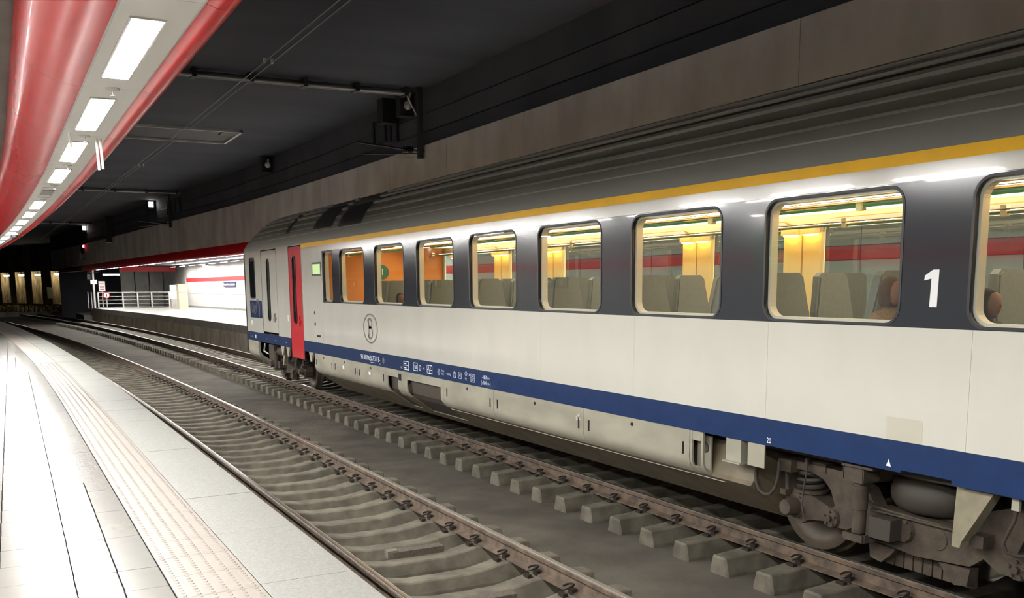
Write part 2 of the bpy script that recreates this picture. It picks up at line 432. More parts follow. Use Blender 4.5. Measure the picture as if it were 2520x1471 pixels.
# near wall behind the photographer (seen mirrored in the carriage windows)
WL = -5.0
mat('dimmed_near_stripe', '#a01e24', .5)  # darker copy of the stripe red, weaker light put into the colour
mat('dimmed_near_wall', '#85857f', .5, var=.1, vscale=1)  # white wall darkened in its colour to look less lit
wl = thing('wall_left', (WL, 20, P1), 'white station wall with red stripe behind the near platform', kind='structure')
for i, y0 in enumerate(rng(-14, 70, 3.0)[:-1]):
    MB().box(WL-.2, WL, y0+.004, y0+2.996, P1, 2.86).build('wall_panel', 'dimmed_near_wall', wl)
    MB().box(WL-.2, WL+.004, y0+.002, y0+2.998, 2.864, 3.13).build('wall_stripe', 'dimmed_near_stripe', wl)
    MB().box(WL-.2, WL, y0+.004, y0+2.996, 3.134, 4.3).build('wall_panel', 'dimmed_near_wall', wl)
for yy in (17.9, 28.4, 39.0, 50):
    s = thing('wall_sign', (WL+.03, yy, 2.3), None, 'sign', 'direction signs on the near wall')
    tag(s, {17.9: 'green square platform sign seen mirrored in the window beside the 1', 28.4: 'dark direction sign with arrow seen mirrored in the sixth window',
            39.0: 'dark direction sign with arrow seen mirrored in the fourth window', 50: 'dark direction sign furthest along the near white wall'}[yy])
    if yy == 17.9:
        MB().box(WL, WL+.05, yy-.5, yy+.5, 2.75, 3.55).build('sign_plate', 'sign_green', s)
        for q in (.36, .22):
            o_, i_ = rrect(yy, 3.15, 2*q, 2*q*.8, .02), rrect(yy, 3.15, 2*q-.07, 2*q*.8-.07, .02)
            mb = MB(); ring_loop(mb, o_, i_, WL+.05, WL+.056); mb.build('sign_line', 'sign_white', s)
    else:
        MB().box(WL, WL+.05, yy-.75, yy+.75, 2.28, 2.74).build('sign_plate', 'sign_teal', s)
        mb = MB()
        for dx in (-.42, -.3): mb.box(WL+.05, WL+.056, yy+dx-.03, yy+dx+.03, 2.38, 2.64)
        mb.cyl((WL+.05, yy-.62, 2.4), (WL+.056, yy-.62, 2.4), .001)
        mb.box(WL+.05, WL+.056, yy+.02, yy+.03, 2.34, 2.68)
        mb.box(WL+.05, WL+.056, yy+.2, yy+.5, 2.49, 2.53)
        mb.add([(WL+.053, yy+.48, 2.42), (WL+.053, yy+.6, 2.51), (WL+.053, yy+.48, 2.6)], [(0, 1, 2)])
        mb.build('pictogram', 'sign_white', s)

emis('wall_lamp', (1, .99, .97, 1), 260.0)
def wall_lamp(x, yy, z, lab, sg):
    s = thing('wall_lamp', (x, yy, z), lab, 'lamp', 'wall washing lamps')
    MB().box(min(x, x+sg*.26), max(x, x+sg*.26), yy-.16, yy+.16, z, z+.08).build('housing', 'lamp_frame', s)
    MB().box(min(x+sg*.05, x+sg*.24), max(x+sg*.05, x+sg*.24), yy-.14, yy+.14, z-.006, z).build('lens', 'wall_lamp', s)
for i, yy in enumerate((7.9, 18.4, 28.9, 39.4)):
    wall_lamp(WL, yy, 4.05, ['lamp washing the near wall behind the photographer, out of view', 'lamp washing the near wall, mirrored in the window left of the 1', 'lamp washing the near wall, mirrored in the sixth window', 'lamp washing the near wall, mirrored in the fourth window'][i], 1)
# near canopy boom: white soffit between two red shells, concrete behind
ZS = 3.80
bp_ = path(boom, rng(-24, 60, 1.0))
can = thing('ceiling', (.8, 12, ZS), 'white soffit between glossy red shells above the near platform', kind='structure')
JY = [7.46+2.37*k for k in range(-12, 22)]
prof_l = [(.012-.40*math.sin(math.radians(a))*1.0-.012, 4.12-.32*math.cos(math.radians(a))) for a in range(0, 101, 5)]
prof_r = [(.385, ZS)]+[(.47+.11*math.cos(math.radians(a)), 3.89+.11*math.sin(math.radians(a))) for a in range(-120, 1, 10)]+[(.58, 4.22)]
for i in range(len(JY)-1):
    y0, y1 = JY[i]+.003, JY[i+1]-.003
    pa = path(boom, rng(y0, y1, .6))
    MB().sweep(prof_l, pa).build('red_shell', 'red_shell', can, smooth=True, angle=60)
    MB().sweep(prof_r, path(boom, rng(y0, y1, .6))).build('red_shell', 'red_shell', can, smooth=True, angle=60)
    MB().sweep([(.012, ZS), (.38, ZS), (.38, ZS+.03), (.012, ZS+.03)], pa, closed=True, caps=True).build('soffit_panel', 'soffit', can)
MB().sweep([(.0, ZS+.012), (.0, ZS-.004), (.012, ZS-.004), (.012, ZS+.012)], bp_, closed=True).build('edge_bead', 'lamp_frame', can)
MB().sweep([(.38, ZS+.012), (.38, ZS-.004), (.388, ZS-.004), (.388, ZS+.012)], bp_, closed=True).build('edge_bead', 'lamp_frame', can)
MB().sweep([(-.2, ZS+.36), (.57, ZS+.36)], bp_).build('boom_back', 'dark_steel', can)
MB().sweep([(-.39, 4.16), (-8, 4.16)], bp_).build('platform_slab', 'platform_ceiling', can)
MB().sweep([(.56, 4.22), (.56, 7.15)], bp_).build('fascia_near', 'fascia', can)
# luminaires
lm = MB().extr([(-.079, 0), (-.076, -.009), (.076, -.009), (.079, 0)], -.78, .78, 'y').mesh('diffuser')
fm = MB(); fm.box(-.092, -.080, -.795, .795, -.008, .01); fm.box(.080, .092, -.795, .795, -.008, .01); fm.box(-.08, .08, -.795, -.781, -.008, .01); fm.box(-.08, .08, .781, .795, -.008, .01)
fm = fm.mesh('lamp_frame')
first = True
for k in range(-5, 13):
    yc = 6.27+2.37*k
    x, _, nx, ny = path(boom, [yc])[0]; rz = math.atan2(-(-ny), nx) if False else math.atan2(ny, nx)
    lx, ly = x+nx*.175, yc+ny*.175
    at = (lx, ly, ZS-.003)
    if k == 4:
        s = thing('ceiling_hatch', at, 'grey square hatch in the white soffit between lit panels', 'hatch')
        put('hatch_plate', MB().box(-.085, .085, -.42, .42, -.006, 0).mesh('hatch'), 'int_grey', s, at, rz)
        put('hatch_frame', fm, 'lamp_frame', s, at, rz); continue
    order = ['nearest', 'second', 'third', 'fourth', 'fifth', 'sixth', 'seventh', 'eighth', 'ninth', 'tenth', 'eleventh', 'twelfth']
    n = k if k < 4 else k-1
    lab = f'bright rectangular ceiling light, {order[n]} visible along the white soffit' if 0 <= k < 13 else 'bright ceiling light overhead behind the photographer, out of view'
    s = thing('ceiling_light', at, lab, 'ceiling light', 'lights in the near canopy')
    put('diffuser', lm, 'panel_light', s, at, rz); put('frame', fm, 'lamp_frame', s, at, rz)
emis('added_inner_light', (1.0, .985, .955, 1), 100.0)
for k in range(-4, 12):       # unseen row added under the near platform ceiling to give more bounce light
    yc = 6.27+2.37*k
    x, _, nx, ny = path(boom, [yc])[0]; rz = math.atan2(ny, nx); at = (x-nx*3.3, yc-ny*3.3, 4.157)
    s = thing('ceiling_light', at, 'added unseen ceiling light over the near platform, left of view', 'ceiling light', 'added lights over the near platform')
    put('diffuser', lm, 'added_inner_light', s, at, rz); put('frame', fm, 'lamp_frame', s, at, rz)
# sprinkler heads between the lights
spm = MB(); spm.lathe([(0, .0), (0, .05), (-.012, .045), (-.014, .0)], (0, 0, 0), 'z', 14)
sp2 = MB().cyl((0, 0, -.01), (0, 0, -.05), .007, n=8).mesh('neck'); sp3 = MB().cyl((0, 0, -.05), (0, 0, -.056), .02, n=12).mesh('deflector'); spm = spm.mesh('rose')
for k in range(0, 8):
    yc = 7.46+2.37*k
    x, _, nx, ny = path(boom, [yc])[0]; at = (x+nx*.2, yc, ZS)
    s = thing('sprinkler_head', at, f'small metal sprinkler head beyond the {["nearest","second","third","fourth","fifth","sixth","seventh","eighth"][k]} ceiling light', 'sprinkler', 'sprinklers in the near canopy')
    put('rose', spm, 'lamp_frame', s, at); put('neck', sp2, 'galv', s, at); put('deflector', sp3, 'galv', s, at)
# hanger strap and hanging tubes of a sign, dome camera further on
yc = 9.9; x = boom(yc)
s = thing('sign_hanger', (x+.2, yc, ZS), 'pale hanger bars dropping from the soffit between second and third light', 'hanger')
MB().tube([(x+.06, yc-.25, ZS), (x+.09, yc+.12, ZS-.04), (x+.10, yc+.2, ZS-.22)], .012).build('bar', 'soffit', s, smooth=True)
MB().tube([(x+.31, yc+.1, ZS), (x+.32, yc+.12, ZS-.28)], .012).build('bar', 'soffit', s, smooth=True)
MB().tube([(x+.345, yc+.1, ZS), (x+.355, yc+.12, ZS-.27)], .012).build('bar', 'soffit', s, smooth=True)
yc = 27.4; x = boom(yc)
s = thing('security_camera', (x+.2, yc, ZS), 'small dark dome camera under the soffit near its far end', 'camera')
MB().lathe([(0, 0), (0, .11), (-.05, .12), (-.06, .0)], (x+.25, yc, ZS), 'z', 16).build('housing', 'soffit', s)
MB().lathe([(-.05, .09), (-.11, .075), (-.14, .04), (-.15, 0)], (x+.25, yc, ZS), 'z', 16).build('dome', 'black', s, smooth=True)

# dark ceiling above the tracks
ZC = 7.15
MB().sweep([(-60, ZC), (60, ZC)], [(5, -26, 1, 0), (5, 170, 1, 0)]).build('ceiling.001' if False else 'ceiling', 'dark_ceiling', label='dark concrete ceiling over the tracks', kind='structure')
# fascia right: concrete beam, dark wall above, red boom below
fp = path(fas, rng(-24, 100, 1.5))
wr = thing('wall_right', (9.4, 20, 4.2), 'grey concrete beam above the far platform edge with dark upper wall', kind='structure')
fj = [-24+3.75*k for k in range(0, 34)]
for i in range(len(fj)-1):
    MB().sweep([(0, 4.22), (0, 5.80), (.35, 5.80), (.35, 4.22)], path(fas, rng(fj[i]+.004, fj[i+1]-.004, 1.2)), closed=True, caps=True).build('beam_panel', 'fascia', wr)
MB().sweep([(.10, 5.805), (.10, ZC)], fp).build('upper_wall', 'dark_paint', wr)
for zz in (6.12, 6.55): MB().sweep([(.08, zz), (.085, zz+.02), (.10, zz+.02)], fp).build('wall_joint', 'black', wr)
# openings with grey covers in the dark upper wall
for (ya, yb, za, zb) in ((25.0, 25.85, 6.25, 6.85), (24.15, 24.6, 6.15, 6.75), (51, 52.2, 6.2, 6.9), (53, 54, 6.2, 6.9)):
    x = fas(ya)+.08
    MB().box(x-.06, x+.02, ya, yb, za, zb).build('wall_cover', 'dark_ceiling', wr)
    MB().box(x-.10, x-.05, yb-.12, yb, za, zb).build('wall_cover', 'black', wr)
far_can = thing('ceiling', (9.8, 30, 3.8), 'red and white lit canopy edge above the far platform', kind='structure')
prof_f = [(.02, 4.22), (-.0, 3.92)]+[(.11-.11*math.cos(math.radians(a)), 3.86-.11*math.sin(math.radians(a))) for a in range(0, 151, 15)]
rj = [-22+4.6*k for k in range(0, 24)]
for i in range(len(rj)-1):
    MB().sweep(prof_f, path(fas, rng(rj[i]+.01, rj[i+1]-.01, 1.1))).build('red_shell', 'red_shell', far_can, smooth=True, angle=60)
MB().sweep([(.19, 3.805), (.62, 3.80), (.62, 3.84), (.19, 3.84)], fp, closed=True).build('soffit_panel', 'soffit', far_can)
MB().sweep([(.62, 3.80)]+[(.62+.4*math.sin(math.radians(a)), 4.12-.32*math.cos(math.radians(a))) for a in range(0, 91, 10)], fp).build('red_shell', 'red_shell', far_can, smooth=True)
MB().sweep([(1.0, 4.16), (9, 4.16)], fp).build('platform_slab', 'dark_paint', far_can)
k = 0
for yc in [-20+2.37*i for i in range(0, 43)]:
    x, _, nx, ny = path(fas, [yc])[0]; rz = math.atan2(ny, nx); at = (x+nx*.42, yc+ny*.42, 3.797)
    vis = yc > 40
    if yc < 2: continue
    k += vis
    ORD = 'first second third fourth fifth sixth seventh eighth ninth tenth eleventh twelfth thirteenth fourteenth fifteenth sixteenth seventeenth eighteenth nineteenth twentieth'.split()
    lab = f'bright ceiling light over the far platform edge, {ORD[k-1]} from the carriage front' if vis else 'ceiling light over the far platform hidden behind the carriage'
    s = thing('far_ceiling_light', at, lab, 'ceiling light', 'lights over the far platform')
    put('diffuser', lm, 'far_light', s, at, rz); put('frame', fm, 'lamp_frame', s, at, rz)

# far platform
P2 = .85
farp = thing('platform', (9.5, 40, BED), 'far platform with grey coping blocks and shining floor', kind='structure')
def e2(y): return t2(y)+1.60
fy = rng(-24, 83, 1.5)
MB().sweep([(.12, BED), (.12, P2-.05), (9, P2-.05), (9, BED)], path(e2, fy)).build('platform_body', 'platform_side', farp)
MB().sweep([(.04, P2-.01), (9, P2-.01)], path(e2, fy)).build('platform_floor', 'far_floor', farp)
for i in range(0, 62):
    y0 = 22+i*1.0
    if y0 > 82: break
    MB().sweep([(0, P2-.33), (0, P2-.012), (.012, P2), (.5, P2), (.5, P2-.33)], path(e2, [y0+.003, y0+.5, y0+.997]), closed=True, caps=True).build('coping_block', 'coping', farp)
for i in range(0, 32):
    y0 = 22+i*2.0
    if y0 > 82: break
    MB().sweep([(.06, BED), (.06, P2-.34), (.2, P2-.34), (.2, BED)], path(e2, [y0+.004, y0+1, y0+1.996]), closed=True, caps=True).build('wall_block', 'panel_conc', farp)
MB().sweep([(.5, P2), (.503, P2+.003), (.62, P2+.003), (.62, P2)], path(e2, fy)).build('edge_line', 'sign_white', farp)
# far platform wall
def w2(y): return float(np.interp(y, [-24, 20, 50, 64.6, 72.8, 81.5], [14.9, 14.8, 14.6, 14.2, 13.85, 13.3]))
wr2 = thing('wall_back', (14.3, 50, P2), 'white far platform wall with red stripe', kind='structure')
wy = [81.5-3.4*k for k in range(0, 24)][::-1]
for i in range(len(wy)-1):
    pa = path(w2, rng(wy[i]+.01, wy[i+1]-.01, 1.2))
    MB().sweep([(0, P2+.12), (0, 1.9), (.2, 1.9), (.2, P2+.12)], pa, closed=True, caps=True).build('wall_panel', 'white_wall', wr2)
    MB().sweep([(0, 1.915), (0, 2.84), (.2, 2.84), (.2, 1.915)], pa, closed=True, caps=True).build('wall_panel', 'white_wall', wr2)
    MB().sweep([(0, 3.13), (0, 4.16), (.2, 4.16), (.2, 3.13)], pa, closed=True, caps=True).build('wall_panel', 'white_wall', wr2)
    MB().sweep([(-.005, 2.85), (-.005, 3.12), (.2, 3.12), (.2, 2.85)], pa, closed=True, caps=True).build('wall_stripe', 'red_stripe', wr2)
    MB().sweep([(-.02, P2), (-.02, P2+.11), (.1, P2+.11), (.1, P2)], pa, closed=True, caps=True).build('plinth', 'coping', wr2)
# second line of lights deeper under the far ceiling
for i in range(16):
    yc = 33+3.1*i; x = w2(yc)-1.4
    at = (x, yc, 4.0)
    s = thing('ceiling_lamp', at, f'white lamp in the row before the red striped wall, {ORD[i]} from the carriage side', 'ceiling light', 'lamps before the far wall')
    put('diffuser', lm, 'far_light', s, at, math.atan2(-(w2(yc-.5)-w2(yc+.5)), 1)*0); put('frame', fm, 'lamp_frame', s, at)
for yy, lab in ((75.0, 'lamp throwing a bright cone on the far white wall left of the name board'),):
    wall_lamp(w2(yy), yy, 4.0, lab, -1)
# station name board
wd, yy = 3.3, 68.3
pa = path(w2, [yy-wd/2, yy+wd/2])
s = thing('station_sign', (w2(yy)-.03, yy, 2.6), 'dark blue station name board on the white wall under the stripe', 'sign')
MB().sweep([(-.06, 2.43), (-.06, 2.78), (-.01, 2.78), (-.01, 2.43)], pa, closed=True, caps=True).build('board', 'sign_blue', s)
me = text_mesh('Brussels Airport-Zaventem', .26)
dx = (w2(yy+.5)-w2(yy-.5))
tw = max(v.co.x for v in me.vertices)*2
for v in me.vertices:
    a = v.co.x*3.05/tw; v.co = (w2(yy-a)-.068, yy-a, 2.605+v.co.y)
me.materials.clear(); put('lettering', me, 'sign_white', s)

# end of far platform: dark walls, railing
ew = thing('wall_end', (10, 97, 0), 'dark concrete wall with pale panels beyond the far platform railing', kind='structure')
MB().box(4.9, 26, 100, 100.4, BED, 7.15).build('wall_core', 'dark_paint', ew)
for i in range(4):
    x0 = 9.55+i*1.22
    MB().box(x0, x0+1.14, 93.2, 93.6, .2, 4.4).build('wall_panel', 'grey_wall', ew)
MB().box(14.2, 19, 91.5, 91.9, .2, 4.6).build('wall_panel', 'dark_paint', ew)
MB().box(13.2, 13.5, 81.6, 93, .2, 4.3).build('wall_return', 'grey_wall', ew)
MB().box(8.8, 13.4, 86, 86.4, 3.75, 4.2).build('red_beam', 'red_stripe', ew)
MB().box(5.6, 17, 82.9, 92, BED, .3).build('service_floor', 'platform_side', ew)
s = thing('tube_lamp', (8.4, 90, 3.55), 'glowing white tube lamp under the red beam behind the signal mast', 'lamp')
MB().cyl((7.65, 88, 3.52), (8.95, 88, 3.52), .06).build('tube', 'tube_lamp', s)
MB().box(7.6, 9.0, 87.95, 88.05, 3.58, 3.66).build('batten', 'dark_steel', s)
MB().cyl((8.3, 88, 3.66), (8.3, 88, 7.15), .015).build('suspension_rod', 'dark_steel', s)
rl = thing('platform_railing', (9.2, 81.5, P2), 'white metal railing closing the end of the far platform', 'railing')
posts = [(6.75, 83.0), (8.5, 82.2), (9.55, 81.8), (10.5, 81.0), (11.6, 79.4)]
for i, (x, y) in enumerate(posts):
    MB().box(x-.05, x+.05, y-.05, y+.05, P2-.012, P2+1.22).build('post', 'galv', rl)
for i in range(4):
    a, b2 = posts[i], posts[i+1]
    for zz, r in ((1.2, .045), (.9, .022), (.62, .022), (.34, .022), (.05, .045)):
        MB().cyl((a[0], a[1], P2+zz), (b2[0], b2[1], P2+zz), r, n=8).build('rail_bar', 'galv', rl)
for (x, y, h) in ((5.98, 82.5, 1.25), (6.22, 82.4, 1.25)):
    s = thing('bollard_post', (x, y, P2-.02), None, 'post', 'posts left of the signal mast')
    tag(s, 'thin pale post left of the signal mast, the outer one' if x < 6.1 else 'thin pale post closest to the left of the signal mast')
    MB().cyl((x, y, P2-.02), (x, y, P2+h), .03, n=10).build('pole', 'galv', s); MB().cyl((x, y, P2-.02), (x, y, P2+.02), .07, n=10).build('base_plate', 'galv', s)
# cabinets
s = thing('cabinet', (11.8, 74, P2), 'tall beige cabinet beside the white wall', 'cabinet')
MB().box(11.42, 12.05, 73.6, 74.6, P2-.012, P2+1.78).build('body', 'cabinet', s); MB().box(11.40, 12.07, 73.58, 73.6, P2+1.2, P2+1.22).build('door_joint', 'coping', s)
MB().box(11.38, 12.09, 73.56, 74.64, P2+1.78, P2+1.82).build('lid', 'cabinet', s)
s = thing('white_box', (11.5, 76.5, P2), 'narrow white box on a grey foot beside the beige cabinet', 'box')
MB().box(11.25, 11.75, 76.3, 76.7, P2+.7, P2+1.75).build('body', 'sign_white', s); MB().box(11.3, 11.7, 76.32, 76.68, P2-.012, P2+.7).build('foot', 'galv', s)
# signal mast
sx_, sy_ = 6.42, 82.3
s = thing('signal_mast', (sx_, sy_, P2), 'tall signal mast with red light at the end of the far platform', 'signal')
MB().cyl((sx_, sy_, P2-.015), (sx_, sy_, 7.15), .085, n=12).build('pole', 'galv', s)
MB().box(sx_-.75, sx_-.3, sy_-.2, sy_+.1, 5.1, 5.95).build('signal_head', 'black', s)
hd = MB().lathe([(0, 0), (0, .10), (-.02, .10)], (sx_-.53, sy_-.21, 5.62), 'y', 16).build('red_lens', 'red_lamp', s)
MB().lathe([(-.22, .13), (0, .13)], (sx_-.53, sy_-.2, 5.62), 'y', 16).build('hood', 'black', s)
MB().tube([(sx_-.78, sy_-.2, 5.2), (sx_-.78, sy_-.2, 4.6), (sx_-.66, sy_-.2, 4.45), (sx_-.38, sy_-.2, 4.45), (sx_-.28, sy_-.2, 4.6), (sx_-.28, sy_-.2, 5.2)], .03, 6).build('guard_loop', 'galv', s)
MB().tube([(sx_-.8, sy_-.2, 5.7), (sx_-1.1, sy_-.2, 6.1), (sx_-1.2, sy_-.2, 6.45), (sx_-.5, sy_-.2, 6.5), (sx_-.2, sy_-.2, 6.2)], .015, 6).build('cage', 'dark_steel', s)
MB().cyl((sx_+.14, sy_-.12, 5.55), (sx_+.3, sy_-.2, 5.55), .08, n=10).build('side_lamp', 'sign_red', s)
MB().box(sx_-.4, sx_+.4, sy_-.06, sy_+.06, 3.6, 3.66).build('cross_arm', 'dark_steel', s)
MB().box(sx_-.42, sx_-.2, sy_-.1, sy_+.1, 3.1, 3.5).build('junction_box', 'dark_steel', s)
pl = MB().box(sx_-.22, sx_+.25, sy_-.14, sy_-.1, 2.72, 3.06).build('number_plate', 'sign_white', s)
me = text_mesh('H-C.2', .17)
for v in me.vertices: v.co = (sx_+.015+v.co.x, sy_-.145, 2.89+v.co.y)
me.materials.clear(); put('lettering', me, 'sign_red', pl)
MB().tube([(sx_-.05, sy_, 6.2), (sx_-.6, sy_, 7.15)], .025, 6).build('stay', 'dark_steel', s)
# notices
s = thing('warning_notice', (7.0, 83.0, 2.0), 'white notice with red lettering above the railing', 'sign')
MB().box(6.85, 7.32, 83.05, 83.08, 2.15, 2.95).build('plate', 'sign_white', s); MB().box(7.05, 7.12, 83.08, 83.14, P2-.012, 2.9).build('post', 'galv', s)
mb = MB()
for zz in (2.72, 2.48, 2.3): mb.box(6.93, 7.24, 83.042, 83.05, zz, zz+.05)
mb.build('print', 'sign_red', s)
s = thing('round_sign', (7.3, 82.2, P2), 'round white sign with red rim on a short post at the railing', 'sign')
MB().cyl((7.3, 82.2, P2-.012), (7.3, 82.2, 1.75), .035, n=8).build('post', 'galv', s)
MB().lathe([(0, 0), (0, .25), (.03, .25), (.03, 0)], (7.3, 82.15, 1.85), 'y', 24).build('disc', 'sign_white', s)
MB().lathe([(-.004, .25), (-.004, .19), (0, .19), (0, .25), (-.004, .25)], (7.3, 82.15, 1.85), 'y', 24).build('rim', 'sign_red', s)
MB().box(7.27, 7.33, 82.135, 82.146, 1.74, 1.96).build('symbol', 'black', s)

# tunnel wall with lit niches beyond
tw_ = thing('wall_tunnel', (2.6, 118, 0), 'rough tunnel wall with four lit niches far behind the tracks', kind='structure')
A0, A1 = Vector((6.6, 112.0)), Vector((-3.5, 138.0)); dvec = (A1-A0).normalized(); nvec = Vector((dvec.y, -dvec.x))
if nvec.y > 0: nvec = -nvec
NI = [(4.8, 3.78, 1.75), (2.95, 3.7, 1.75), (1.45, 3.62, 1.7), (0.12, 3.55, 1.7)]
def onA(x):       # x coordinate seen at Y=110 -> point on wall line
    # ray from camera (0,0) through (x,110)
    d = Vector((x, 110.0)); den = d.x*dvec.y-d.y*dvec.x
    t = (A0.x*dvec.y-A0.y*dvec.x)/den; return d*t, t
mb = MB(); L = (A1-A0).length
MB().add([(A0.x+14, A0.y-1, BED), (A1.x-10, A1.y, BED), (A1.x-10, A1.y, 7.15), (A0.x+14, A0.y-1, 7.15)], [(0, 1, 2, 3)])
def wallbox(mb, a, b, z0, z1, dep, off=0):
    n_ = nvec
    p = [a-n_*off, b-n_*off, b-n_*(off+dep), a-n_*(off+dep)]
    mb.add([(q.x, q.y, z) for z in (z0, z1) for q in p], [(0, 1, 2, 3), (4, 5, 6, 7), (0, 1, 5, 4), (1, 2, 6, 5), (2, 3, 7, 6), (3, 0, 4, 7)])
nz = [(onA(x+.38)[0],) for (x, zt, wdt) in NI]
ss = sorted((q_[0]-A0).dot(dvec) for q_ in nz)
cur = -8.0
for i, sc_ in enumerate(ss):      # distance along the wall grows to the left: lit pilaster right, dark recess left, lamp between
    hl_ = 1.0
    m_ = MB(); wallbox(m_, A0+dvec*cur, A0+dvec*(sc_-hl_), BED, 7.15, 1.6); m_.build('wall_pier', 'tunnel_wall', tw_)
    a_, b_ = A0+dvec*(sc_-hl_), A0+dvec*(sc_+.35); m_ = MB(); wallbox(m_, a_, b_, .55, 4.3, .3, .75); m_.build('niche_back', 'tunnel_wall', tw_)
    a_, b_ = A0+dvec*(sc_+.35), A0+dvec*(sc_+1.5); m_ = MB(); wallbox(m_, a_, b_, .55, 4.3, .3, 1.5); m_.build('niche_back', 'tunnel_wall', tw_)
    m_ = MB(); wallbox(m_, A0+dvec*(sc_-hl_), A0+dvec*(sc_+1.5), 4.3, 7.15, 1.6); m_.build('wall_lintel', 'dark_paint', tw_)
    m_ = MB(); wallbox(m_, A0+dvec*(sc_-hl_), A0+dvec*(sc_+1.5), BED, .75, 1.6); m_.build('niche_sill', 'tunnel_wall', tw_)
    cur = sc_+1.5
    ct = A0+dvec*(sc_+.55)-nvec*.30
    s = thing('niche_lamp', (ct.x, ct.y, 4.05), f'bright oval lamp in the {["nearest","second","third","furthest"][i]} tunnel niche', 'lamp', 'lamps in the tunnel niches')
    MB().lathe([(-.12, 0), (-.12, .26), (.0, .30), (.05, .28), (.06, 0)], (ct.x, ct.y, 3.95), 'z', 14).build('lens', 'niche_lamp', s)
    MB().lathe([(.06, 0), (.06, .32), (.14, .2), (.18, 0)], (ct.x, ct.y, 3.95), 'z', 14).build('housing', 'dark_steel', s)
    MB().cyl((ct.x, ct.y, 4.12), (ct.x, ct.y, 4.3), .04, n=8).build('bracket', 'dark_steel', s)
rb = MB(); rr_ = random.Random(3)
for i in range(170):
    t_ = rr_.uniform(-1, 26); p_ = A0+dvec*t_+nvec*rr_.uniform(.1, 1.2); h_ = rr_.uniform(.25, 1.0); w_ = rr_.uniform(.12, .3); z_ = BED
    q_ = [(p_.x+w_*math.cos(k*1.257+i), p_.y+w_*math.sin(k*1.257+i)) for k in range(5)]
    rb.add([(x_, y_, z_) for x_, y_ in q_]+[(x_+rr_.uniform(-.06, .06), y_, z_+h_) for x_, y_ in q_], [(k, (k+1) % 5, 5+(k+1) % 5, 5+k) for k in range(5)]+[(5, 6, 7, 8, 9)])
rb.build('rubble', 'tunnel_wall', None, label='dark heap of broken stones at the foot of the tunnel niches', cat='rubble', kind='stuff')
m_ = MB(); wallbox(m_, A0+dvec*cur, A0+dvec*(cur+60), BED, 7.15, .9); m_.build('wall_pier', 'tunnel_wall', tw_)
q = onA(4.8)[0]
s = thing('wall_notice', (q.x-.9, q.y-1, 1.6), 'pale rectangular notice beside the nearest tunnel niche', 'sign')
pq, _ = onA(4.35)
MB().box(pq.x-.28, pq.x+.28, pq.y-1.4, pq.y-1.36, 1.35, 2.55).build('plate', 'cabinet', s)
MB().box(pq.x-.05, pq.x+.05, pq.y-1.36, pq.y-1.3, BED, 2.5).build('post', 'dark_steel', s)
# rough rubble/cable trough line below the niches
MB().box(-8, 6.2, 108, 108.3, BED, .1).build('trim_kerb', 'panel_conc', None, label='low pale kerb in front of the tunnel niches', kind='structure')

# ================================================================== TRACKS
rail_prof = [(-.075, -.172), (-.075, -.16), (-.012, -.14), (-.0085, -.12), (-.0085, -.06), (-.034, -.045), (-.036, -.012), (-.028, -.002), (-.012, 0), (.012, 0), (.028, -.002), (.036, -.012), (.034, -.045), (.0085, -.06), (.0085, -.12), (.012, -.14), (.075, -.16), (.075, -.172)]
def sleeper_mesh():
    st = [(-1.25, -.215, .085, .118), (-1.235, -.195, .1, .135), (-1.0, -.187, .11, .142), (-.90, -.176, .112, .145), (-.62, -.178, .112, .145), (-.48, -.205, .108, .14), (-.3, -.232, .10, .13), (0, -.235, .095, .125)]
    st = st+[(-a, b, c, d) for a, b, c, d in st[-2::-1]]
    vs = []
    for x, zt, wt, wb in st:
        vs += [(x, -wb, BED-.01), (x, -wb, BED+.03), (x, -wt, zt-.012), (x, -wt+.014, zt), (x, wt-.014, zt), (x, wt, zt-.012), (x, wb, BED+.03), (x, wb, BED-.01)]
    n = 8; fs = []
    for i in range(len(st)-1):
        for k in range(n-1): fs.append((i*n+k, i*n+k+1, (i+1)*n+k+1, (i+1)*n+k))
    fs += [tuple(range(n)), tuple(range((len(st)-1)*n, len(st)*n))]
    return MB().add(vs, fs).mesh('sleeper')
SLM = sleeper_mesh()
def clip_mesh():
    mb = MB()
    pts = [(.052*math.cos(t)+.07, .038*math.sin(t), -.118+.030*math.sin(t*.5)) for t in [2*math.pi*i/12 for i in range(11)]]
    mb.tube(pts, .0105, 6)
    mb.box(.0, .05, -.035, .035, -.176, -.125); mb.box(.10, .145, -.045, .045, -.178, -.15)
    return mb.mesh('rail_clip', True, 40)
CLM = clip_mesh()
PADM = MB().box(-.09, .09, -.075, .075, -.178, -.170).mesh('rail_pad')
def track(fn, label, y0, y1, clip_y):
    tr = thing('railway_track', (fn(10), 10, BED), label, 'track')
    for sd in (-1, 1):
        pa = path(fn, rng(-22, 14, 4)+rng(15, 104, 1.0))
        MB().sweep([(u+sd*.7525, z) for u, z in rail_prof], pa, closed=True, caps=True).build('rail', 'rail_steel', tr, smooth=True, angle=30)
    y = y0
    while y < y1:
        x, _, nx, ny = path(fn, [y])[0]; rz = math.atan2(ny, nx)
        sl = put('sleeper', SLM, 'sleeper', tr, (x, y, random.uniform(-.004, .004)), rz+random.uniform(-.006, .006))
        if y < clip_y:
            for sd, dr in ((-1, -1), (-1, 1), (1, -1), (1, 1)):
                if fn is t2 and sd == 1 and dr == 1: continue
                if fn is t1 and sd == -1 and dr == -1: continue
                u = sd*.7525+dr*.03
                o = bpy.data.objects.new('rail_clip', CLM); COL.objects.link(o)
                if not CLM.materials: CLM.materials.append(MATS['clip'])
                o.parent = sl; o.location = (u, 0, 0); o.rotation_euler[2] = 0 if dr > 0 else math.pi
        y += .606
    return tr
tr1 = track(t1, 'empty railway track beside the near platform', 1.2, 78, 30)
